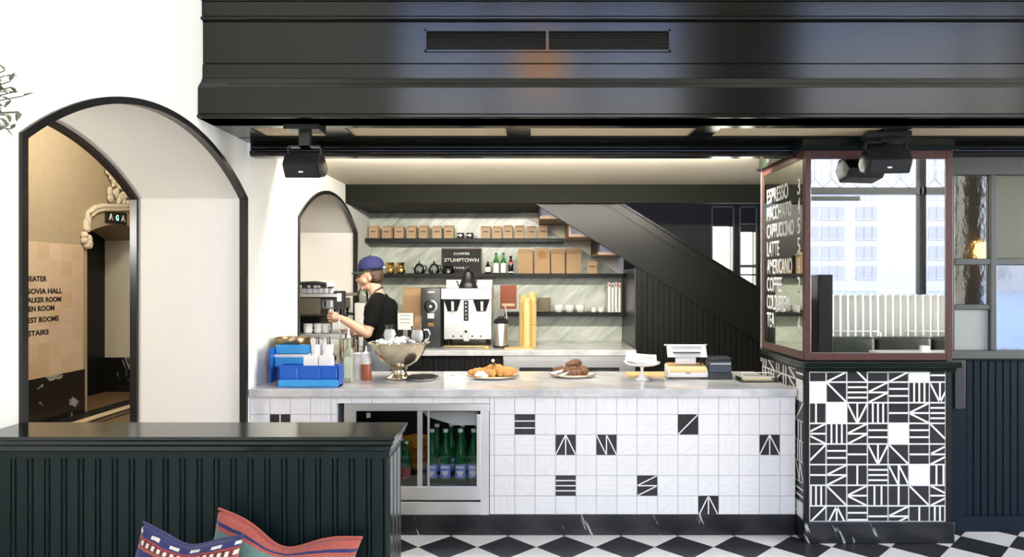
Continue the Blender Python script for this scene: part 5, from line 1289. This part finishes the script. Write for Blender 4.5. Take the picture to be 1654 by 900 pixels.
# hair under the cap
def hair(b):
    b.ball(pp(604, 444), .098, 16, (.86, .80, .92)); b.capsule(pp(609, 450, -.03), pp(609, 450, .03), .044, .044)
    for s in (-1, 1): b.capsule(pp(597, 440, .066*s), pp(596, 447, .070*s), .014, .008, 8)
hm = blob('hair', hair, m_hair, root, .006, 3); bmh = bmesh.new(); bmh.from_mesh(hm)
zc_ = Z(458, D0); xcut = X(594.5, D0)-root[0]
bmesh.ops.delete(bmh, geom=[v for v in bmh.verts if v.co.x < xcut+.03 and v.co.z < Z(441, D0)], context='VERTS'); bmh.to_mesh(hm); bmh.free()
obj('hair', hm, m_hair, person)
for s in (-1, 1): B().ball(pp(583.4, 446.8, .036*s)-Vector(root), .012, 10).make('eye', m_inkb, person, smooth=True)
# cap
cp = pp(600, 434)-Vector(root); tilt = Matrix.Rotation(-.12, 4, 'Y')
b = B(); b.lathe([(.108, -.012), (.110, .01), (.106, .045), (.088, .078), (.055, .098), (.02, .106), (.004, .107)], n=30, sy=.86, cap=False); cpo = b.make('cap', m_capblue, person, smooth=True, loc=cp); cpo.rotation_euler = (0, -.10, 0)
sm = cpo.modifiers.new('thick', 'SOLIDIFY'); sm.thickness = .004
b = B(); rg = []
for r0, dz in ((.085, -.004), (.12, -.009), (.15, -.016), (.172, -.024)):
    rg.append([(r0*math.cos(a_)*(1.0), .095*math.sin(a_)/abs(math.sin(1.15))*.80, dz-.022*(math.sin(a_))**2) for a_ in [PI-1.15+2.3*i/14 for i in range(15)]])
b.rings(rg, closed=False); br_ = b.make('cap_brim', m_capgreen, cpo, smooth='all'); sm = br_.modifiers.new('thick', 'SOLIDIFY'); sm.thickness = .006
B().box(.085, .115, -.03, .03, -.006, .006).make('cap_tag', m_white, cpo); B().ball((0, 0, .108), .008, 8).make('cap_button', m_capblue, cpo)

# ================================================================ loudspeakers
def speaker(label, px0_, px1_, py0, py1, d, rz, zb):
    w_, h = (X(px1_, d)-X(px0_, d))/2, Z(py0, d)-Z(py1, d); t = thing('loudspeaker', label, 'loudspeaker', (X((px0_+px1_)/2, d), d, Z(py1, d)), 'black ceiling speakers', rz)
    b = B(); pr_ = [(-.01, h*.52), (.035, 0), (.13, 0.02), (.17, h*.5), (.10, h), (.03, h)]
    b.rings([[(xx, y*k_+(1-k_)*.08, z*k_+(1-k_)*h/2) for y, z in pr_] for xx, k_ in ((-w_, .82), (-w_*.93, .97), (-w_*.85, 1), (w_*.85, 1), (w_*.93, .97), (w_, .82))]); b.make('cabinet', m_blackp, t, smooth=True)
    b = B(); b.rings([[(xx, y, z) for y, z in ((-.016, h*.50), (.029, .006), (.033, .010), (-.010, h*.53))] for xx in (-w_*.8, w_*.8)]); b.make('grille', M('speaker_grille', (.02, .02, .022), .55), t)
    B().box(-.012, .012, -.0, .006, h*.18, h*.24).make('badge', m_steel, t)
    hb_ = zb-Z(py1, d)
    b = B(); b.box(-w_*.92, -w_*.84, .06, .10, h*.45, h+.05).box(w_*.84, w_*.92, .06, .10, h*.45, h+.05).box(-w_*.92, w_*.92, .06, .10, h+.04, h+.05); b.make('yoke', m_blackp, t)
    B().box(-w_*.95, w_*.95, .0, .14, hb_-.03, hb_, .004).make('mounting_plate', m_blackp, t); B().box(-.03, .03, .06, .10, h+.04, hb_-.02).make('stem', m_blackp, t)
    return t
speaker('black loudspeaker hanging under the soffit beside the white wall', 455, 516, 246, 286, 3.78, 0, SZ)
speaker('black loudspeaker hanging in front of the column mirror', 1402, 1473, 238, 279, 3.97, -.15, SZ)

# ================================================================ cushions
def kilim(name, bands, checks=(), scale=1):
    m, n, l, bs = nm(name); bs.inputs['Roughness'].default_value = .9; bs.inputs['Sheen Weight'].default_value = .2
    tc = n.new('ShaderNodeTexCoord'); um_ = n.new('ShaderNodeMapping'); um_.inputs['Location'].default_value = (-.5, 0, -.25); um_.inputs['Scale'].default_value = (1, 1, .5)
    cx1 = n.new('ShaderNodeSeparateXYZ'); cx2 = n.new('ShaderNodeCombineXYZ'); l.new(tc.outputs['UV'], cx1.inputs[0]); l.new(cx1.outputs['X'], cx2.inputs['X']); l.new(cx1.outputs['Y'], cx2.inputs['Z']); l.new(cx2.outputs[0], um_.inputs[0]); sp = n.new('ShaderNodeSeparateXYZ'); l.new(um_.outputs[0], sp.inputs[0])
    ns = n.new('ShaderNodeTexNoise'); ns.inputs['Scale'].default_value = 28; l.new(tc.outputs['Object'], ns.inputs[0])
    ma = n.new('ShaderNodeMath'); ma.operation = 'MULTIPLY_ADD'; ma.inputs[1].default_value = .012; l.new(ns.outputs[0], ma.inputs[0]); l.new(sp.outputs['Z'], ma.inputs[2])
    mr = n.new('ShaderNodeMapRange'); mr.inputs[1].default_value = -.25; mr.inputs[2].default_value = .25; l.new(ma.outputs[0], mr.inputs[0])
    cr = n.new('ShaderNodeValToRGB'); cr.color_ramp.interpolation = 'CONSTANT'
    el = cr.color_ramp.elements
    while len(el) > 1: el.remove(el[0])
    el[0].position = 0; el[0].color = C4(bands[0][1])
    for z, c in bands[1:]: e = el.new((z+.25)/.5); e.color = C4(c)
    l.new(mr.outputs[0], cr.inputs[0]); cur = cr.outputs[0]
    for (z0, z1, per, ca, duty) in checks:
        g1_ = n.new('ShaderNodeMath'); g1_.operation = 'GREATER_THAN'; g1_.inputs[1].default_value = z0; l.new(ma.outputs[0], g1_.inputs[0])
        g2_ = n.new('ShaderNodeMath'); g2_.operation = 'LESS_THAN'; g2_.inputs[1].default_value = z1; l.new(ma.outputs[0], g2_.inputs[0])
        md = n.new('ShaderNodeMath'); md.operation = 'PINGPONG'; md.inputs[1].default_value = per; l.new(sp.outputs['X'], md.inputs[0])
        g3_ = n.new('ShaderNodeMath'); g3_.operation = 'GREATER_THAN'; g3_.inputs[1].default_value = per*duty; l.new(md.outputs[0], g3_.inputs[0])
        a1 = n.new('ShaderNodeMath'); a1.operation = 'MULTIPLY'; l.new(g1_.outputs[0], a1.inputs[0]); l.new(g2_.outputs[0], a1.inputs[1])
        a2 = n.new('ShaderNodeMath'); a2.operation = 'MULTIPLY'; l.new(a1.outputs[0], a2.inputs[0]); l.new(g3_.outputs[0], a2.inputs[1])
        mx = n.new('ShaderNodeMix'); mx.data_type = 'RGBA'; l.new(a2.outputs[0], mx.inputs[0]); l.new(cur, mx.inputs[6]); mx.inputs[7].default_value = C4(ca); cur = mx.outputs[2]
    n2 = n.new('ShaderNodeTexNoise'); n2.inputs['Scale'].default_value = 160; l.new(tc.outputs['Object'], n2.inputs[0])
    m2 = n.new('ShaderNodeMix'); m2.data_type = 'RGBA'; m2.blend_type = 'MULTIPLY'; m2.inputs[0].default_value = .55; l.new(cur, m2.inputs[6])
    r2 = n.new('ShaderNodeValToRGB'); r2.color_ramp.elements[0].position = .3; r2.color_ramp.elements[0].color = (.45, .45, .45, 1); r2.color_ramp.elements[1].position = .65; l.new(n2.outputs[0], r2.inputs[0]); l.new(r2.outputs[0], m2.inputs[7])
    l.new(m2.outputs[2], bs.inputs['Base Color'])
    bp_ = n.new('ShaderNodeBump'); bp_.inputs['Strength'].default_value = .5; bp_.inputs['Distance'].default_value = .003; l.new(n2.outputs[0], bp_.inputs['Height']); l.new(bp_.outputs[0], bs.inputs['Normal'])
    return m
def cushion(name, label, loc, w_, h, th, rot, mat, notch=0, pull=.10, taper=0.0):
    t = thing(name, label, 'cushion', loc, 'kilim cushions on the banquette'); t.rotation_euler = rot
    b = B(); N = 28; top_, bot_ = [], []
    def P(u, v, s):
        x = w_/2*u*(1-pull*.7*(1-v*v))*(1-taper*v); z = h/2*v*(1-pull*(1-u*u))
        if v > 0: z -= notch*math.exp(-(u/.42)**2)*v**2
        tt = th/2*(max(0, 1-abs(u)**2.6)*max(0, 1-abs(v)**2.6))**.5*(1-.35*(notch > 0)*math.exp(-(u/.3)**2)*max(0, v))
        return (x, s*tt, z)
    for s in (-1, 1):
        G = [[b.bm.verts.new(P(-1+2*i/N, -1+2*j/N, s)) for i in range(N+1)] for j in range(N+1)]
        for j in range(N):
            for i in range(N):
                f_ = b.face([G[j][i], G[j][i+1], G[j+1][i+1], G[j+1][i]]); uvl = b.bm.loops.layers.uv.verify()
                for lp_, (du, dv) in zip(f_.loops, ((0, 0), (1, 0), (1, 1), (0, 1))): lp_[uvl].uv = ((i+du)/N, (j+dv)/N)
    bmesh.ops.remove_doubles(b.bm, verts=b.bm.verts, dist=1e-5)
    b.make('cover', mat, t, smooth='all')
    pts = [Vector(P(u, v, 0)) for u, v in [(-1+2*i/30, 1) for i in range(31)]]
    B().tube(pts, .0045, 6).make('seam', m_seam[0 if notch < .03 else 1], t, smooth='all')
    return t
RED, ORG, NAVY, TEAL, WHT, MAR = (.34, .05, .04), (.42, .095, .065), (.018, .025, .12), (.13, .25, .225), (.75, .70, .60), (.14, .02, .02)
m_seam = [M('navy_seam', (.05, .05, .12), .9), M('coral_seam', ORG, .9)]
k1 = kilim('kilim_blue_red', [(-.25, ORG), (-.10, NAVY), (-.07, RED), (.0, ORG), (.128, RED), (.136, NAVY), (.176, ORG), (.187, MAR), (.211, RED), (.218, NAVY)], ((.191, .208, .032, WHT, .5), (.226, .238, .10, WHT, .55)))
k2 = kilim('kilim_coral_teal', [(-.25, TEAL), (-.10, RED), (-.06, MAR), (-.03, RED), (.0, TEAL), (.178, ORG), (.196, NAVY), (.209, ORG), (.243, RED)])
cushion('cushion', 'blue and red striped kilim cushion with white dashes, in front', (-1.0, 1.93, .717), .325, .38, .14, (-.18, .13, 0), k1, .02, .14, .10)
cushion('cushion', 'coral and teal striped kilim cushion leaning on the green boards', (-.783, 2.075, .693), .455, .36, .13, (-.20, .20, 0), k2, .055, .10)

# ================================================================ wall planter at the left edge
wp = thing('wall_planter', 'grey green foliage of a wall planter at the left edge of the picture', 'plant', (-1.70, 1.86, 2.0))
B().lathe([(.03, -.16), (.06, -.15), (.075, -.02), (.08, 0), (.07, 0), (.05, -.12), (.002, -.13)], n=20, cap=False).make('pot', m_white, wp, smooth=True); B().box(-.092, -.05, -.02, .02, -.12, -.06).make('bracket', m_trim, wp)
rl = random.Random(21)
for i in range(46):
    a_ = rl.uniform(-.65, .3); el_ = rl.uniform(.05, .66); L = rl.uniform(.23, .30); dv = Vector((math.cos(a_)*math.cos(el_), math.sin(a_)*math.cos(el_), math.sin(el_)))
    tip = dv*L + Vector((0, 0, .02)); B().tube([(0, 0, -.02), tip*.5+Vector((0, 0, .03)), tip], .0016, 5).make('stem', m_leaf, wp)
    for k_ in range(6):
        c = tip*(.5+.1*k_); R_ = Matrix.Rotation(rl.uniform(0, 6.28), 3, 'Z') @ Matrix.Rotation(rl.uniform(-1, 1), 3, 'Y')
        b = B(); pts = [(0, 0, 0), (.010, .006, .002), (.024, .003, .0), (.030, 0, -.002), (.024, -.003, 0), (.010, -.006, .002)]
        c = Vector((max(c.x, -.06), c.y, c.z))
        b.poly([R_ @ Vector(q_) + c for q_ in pts]); b.poly([R_ @ Vector((q_[0], q_[1], q_[2]-.0008)) + c for q_ in pts[::-1]]); b.make('leaf', m_leaf, wp)

# ================================================================ hallway directory, sign and carving
dr_ = thing('directory_panel', 'large tan directory panel with black room names on the hallway wall', 'sign', (HX, 7.7, .53))
y0d, y1d, z0d, z1d = 6.4, 8.335, .53, Z(389, 7.38)
m_dirs = [M('directory_paper', (.60, .47, .335), .7, var=.12, vscale=(6, 6, 6)), M('directory_paper_pale', (.64, .51, .375), .7, var=.1, vscale=(9, 9, 9)), M('directory_paper_ochre', (.57, .425, .28), .7, var=.1, vscale=(9, 9, 9)), M('directory_paper_pink', (.61, .465, .36), .7, var=.1, vscale=(9, 9, 9))]
B().box(HX, HX+.006, y0d, y1d, z0d, z1d).make('panel', m_dirs[0], dr_, w=True)
rd = random.Random(4)
for i in range(10):
    for j in range(8):
        ya = y0d+.01+(y1d-y0d-.02)*i/10; za = z0d+.01+(z1d-z0d-.02)*j/8
        if rd.random() < .75: B().box(HX+.006, HX+.0075, ya+.004, ya+(y1d-y0d-.02)/10-.004, za+.004, za+(z1d-z0d-.02)/8-.004).make('pasted_sheet', rd.choice(m_dirs), dr_, w=True)
for body_, py, yend in (('THEATER', 455, 7.71), ('SEGOVIA HALL', 475, 7.96), ('WALKER ROOM', 489, 7.94), ('OLSEN ROOM', 503, 7.83), ('GUEST ROOMS', 521, 7.90), ('UPSTAIRS', 542, 7.74)):
    zz = Z(py, 7.6); wd = .056*len(body_); o = obj('lettering', text_mesh(body_, .062, wd, .0015, .035, 'RIGHT'), m_inkb, dr_, Vector((HX+.008, yend, zz))-dr_.location); o.rotation_euler = (0, 0, PI/2)
es = thing('restroom_sign', 'small black sign with pale pictograms above the hallway door', 'sign', (HX, 8.98, Z(352, 8.98)))
sc_ = 8.98/F; yh, zh = .215, .078
B().box(0, .03, -yh, yh, -zh, zh).make('panel', m_blackp, es)
for tx, yy, mm, hh_, ww in (('A', -.13, m_chalk, .085, .10), ('A', .13, m_chalk, .085, .10), ('G', 0, m_exit, .075, .06)):
    o = obj('lettering', text_mesh(tx, hh_, ww, .002, .03, 'CENTER'), mm, es, (.031, yy, -hh_/2)); o.rotation_euler = (0, 0, PI/2)
hm_ = thing('hood_moulding', 'carved limestone hood moulding over the hallway door', 'carving', (HX, 8.9, 2.2))
pth = [(8.36, 2.25), (8.37, 2.36), (8.42, 2.45), (8.52, 2.52), (8.68, 2.56), (8.9, 2.58), (9.2, 2.62), (9.5, 2.6)]
for r_, off in ((.035, 0), (.026, .05)): B().tube([(HX+.02, y+off*.8, z-off*.8) for y, z in pth], r_, 10).make('roll', m_stone, hm_, w=True, smooth=True)
b = B(); rg_ = random.Random(9)
for i in range(16): b.ball((HX+.03, 8.36+rg_.uniform(-.06, .07), 2.10+rg_.uniform(-.06, .16)), rg_.uniform(.03, .05), 8)
b.make('corbel', m_stone, hm_, w=True, smooth=True)
for i in range(90):
    t_ = rg_.random(); y = 8.72+.75*t_+rg_.uniform(-.05, .05); z = 2.66+rg_.random()*(.24+.42*math.exp(-((t_-.12)/.22)**2)); b = B()
    b.ball((HX+.04, y, z), rg_.uniform(.022, .042), 8, (.8, 1, rg_.uniform(.8, 1.6))); b.make('leaf_carving', m_stone, hm_, w=True, smooth=True)

# ================================================================ lobby behind the viewer (seen in the mirrors)
bo = thing('leather_booth', 'dark green leather booth reflected in the column mirror', 'booth', (4.9, -.6, 0))
bx0, bx1_ = 3.83, 6.1
B().box(bx0, bx1_, -.78, -.25, 0, .40, .01).make('base', m_blackmat, bo, w=True); B().box(bx0, bx1_, -.75, -.22, .40, .50, .04, 4).make('seat', m_leather, bo, w=True, smooth=True)
for i in range(3): 
    a = bx0+(bx1_-bx0)*i/3; B().box(a+.004, a+(bx1_-bx0)/3-.004, -.88, -.70, .48, .86, .06, 5).make('back_cushion', m_leather, bo, w=True, smooth=True)
B().box(3.64, 3.83, -.88, -.30, 0, 1.69, .01).make('end_panel', m_blackmat, bo, w=True)
for a, c in ((3.9, 4.72), (5.05, 6.0)): B().tube([(a, -.86, .86), (a, -.86, .925), (c-.04, -.86, .925), (c, -.86, .89), (c, -.86, .86)], .008, 8).make('rail', m_steel, bo, w=True, smooth=True)
tl = thing('cafe_table', 'pale topped cafe table in front of the leather booth', 'table', (4.95, -.1, 0))
B().box(-.62, .55, -.30, .22, .69, .72, .008).make('table_top', m_white, tl); B().lathe([(.22, 0), (.22, .015), (.03, .03), (.03, .69)], n=20).make('pedestal', m_blackp, tl, smooth=True)
o = B().box(-.05, .05, -.03, .03, 0, .07, .004).make('napkin_box', m_paper, loc=(4.95, -.22, .72)); tag(o, 'white napkin box on the reflected cafe table', 'box')
cu = thing('cafe_curtain', 'white half curtain on a rod across the street window', 'curtain', (4.7, YR+.05, .6)); b = B(); N = 220
rg = []
for z in (.62, 1.0, 1.39, 1.42): rg.append([(3.35+2.70*i/N, YR+.05+.022*math.sin(i*.75)*(1 if z < 1.4 else .5), z) for i in range(N+1)])
b.rings(rg, closed=False); b.make('cloth', m_curtain, cu, w=True, smooth='all'); B().tube([(3.3, YR+.05, 1.405), (6.1, YR+.05, 1.405)], .008, 8).make('rod', m_steel, cu, w=True)
dp = thing('drape', 'dark full height drape beside the street window', 'drape', (6.26, YR+.1, 0)); rg = []
for z in (.02, 1.5, 3.4): rg.append([(6.13+.27*i/60, YR+.12+.035*math.sin(i*.7), z) for i in range(61)])
b = B(); b.rings(rg, closed=False); b.make('cloth', m_drape, dp, w=True, smooth='all'); B().tube([(6.05, YR+.12, 3.4), (6.48, YR+.12, 3.4)], .012, 8).make('rod', m_brass, dp, w=True)
d2 = thing('drape', 'added dark drape on the pier between the street windows, darkening the bulkhead reflection', 'drape', (2.7, YR+.1, 0)); rg = []  # drape added so the bulkhead mirrors a dark pier
for z in (.02, 2.5, 5.2): rg.append([(2.16+1.05*i/140, YR+.10+.035*math.sin(i*.7), z) for i in range(141)])
b = B(); b.rings(rg, closed=False); b.make('cloth', m_drape, d2, w=True, smooth='all'); B().tube([(2.05, YR+.10, 5.2), (3.3, YR+.10, 5.2)], .012, 8).make('rod', m_brass, d2, w=True)
def street_tree(label, loc, h, r, seed):
    t = thing('street_tree', label, 'tree', loc, 'trees in the street'); rr = random.Random(seed)
    B().tube([(0, 0, 0), (.05, .03, h*.4), (0, 0, h*.75)], .12, 8, .05).make('trunk', m_leatherb, t, smooth=True)
    b = B()
    for i in range(900):
        v = Vector((rr.gauss(0, 1), rr.gauss(0, 1), rr.gauss(0, .8))); v = v.normalized()*r*rr.random()**.4 + Vector((0, 0, h*.72)); a1 = Vector((rr.gauss(0, 1), rr.gauss(0, 1), rr.gauss(0, 1))).normalized()*.13; a2 = a1.orthogonal().normalized()*.08
        b.poly([v-a1, v-a2, v+a1, v+a2])
    o = b.make('foliage', M('street_foliage', (.05, .085, .03), .7), t); o['kind'] = 'stuff'
street_tree('leafy street tree nearer the end wall, outside the far window', (14.2, -8.0, -.15), 4.2, 1.4, 1)
street_tree('leafy street tree further from the end wall, outside the far window', (16.8, -9.5, -.15), 4.6, 1.6, 2)
def lamp(label, loc, r, h, drop, es_, watts):
    t = thing('pendant_lamp', label, 'lamp', loc)
    B().lathe([(r*.8, 0), (r, h*.3), (r, h*.8), (r*.75, h)], n=28, cap=False).make('lamp_shade', M('amber_shade', (.9, .55, .22), .5, emit=(1, .50, .14), es=es_), t, smooth=True)
    B().tube([(0, 0, h*.9), (0, 0, drop)], .006, 6).make('cord', m_blackp, t); B().lathe([(.05, drop-.03), (.05, drop)], n=16).make('ceiling_rose', m_brass, t)
    B().lathe([(.02, h*.8), (.035, h*.9), (.02, h)], n=14).make('socket', m_brass, t, smooth=True)
lamp('amber pendant lamp high over the lobby, reflected in the bulkhead', (.10, -.35, 3.95), .30, .34, HT-3.95, 5, 0)
lamp('amber pendant lamp by the drape, reflected in the partition panes', (6.16, -.55, 1.90), .075, .24, HT-1.90, 5, 0)
sc2 = thing('roller_blind', 'grey roller blind cassette under the window transom', 'blind', (4.15, YR+.02, 2.74)); B().box(-.34, .34, -.03, .03, -.03, .03, .008).make('cassette', m_greywood, sc2); B().tube([(.36, 0, 0), (.34, 0, 0)], .02, 10).make('end_cap', m_steel, sc2)

# ================================================================ far building across the street
fb = thing('far_building', 'pale multi-storey building across the street seen in the mirror', 'building', (60, -100, 0))
B().box(30, 95, -110, -100, 0, 23.5).make('facade', m_facade, fb, w=True)
Dm = 108.4
wm = B().box(-.55, .55, -.02, .1, 0, 2.0).mesh('window'); wm.materials.append(m_farpane)
sm_ = B().box(-.65, .65, -.02, .2, -.15, 0).mesh('sill'); sm_.materials.append(m_facade)
for row, py in enumerate((258, 286, 314, 346, 378, 410, 442)):
    for gx in (1290, 1332, 1388, 1442, 1505, 1552, 1600):
        for k_ in range(3):
            xx = (gx+k_*13-860)/F*Dm; zz = Z(py+8, Dm); o = obj('window', wm, None, fb, Vector((xx, -99.98, zz))-fb.location); obj('window_sill', sm_, None, o)
b = B(); b.box(-1.4, 1.4, -1, 1, 0, 12); o = b.make('street_kiosk', m_facade, loc=((1450-860)/F*70, -62, -.15)); tag(o, 'pale billboard tower standing in the street', 'tower')
fn = thing('street_railing', 'thin pale railing along the far pavement', 'railing', (30, -40, -.15))
B().box(-20, 20, -.03, .03, 1.0, 1.06).make('rail', m_steeld, fn)
bar_ = B().box(-.02, .02, -.02, .02, 0, 1.0).mesh('bar'); bar_.materials.append(m_steeld)
for i in range(80): obj('bar', bar_, None, fn, (-20+.5*i, 0, 0))
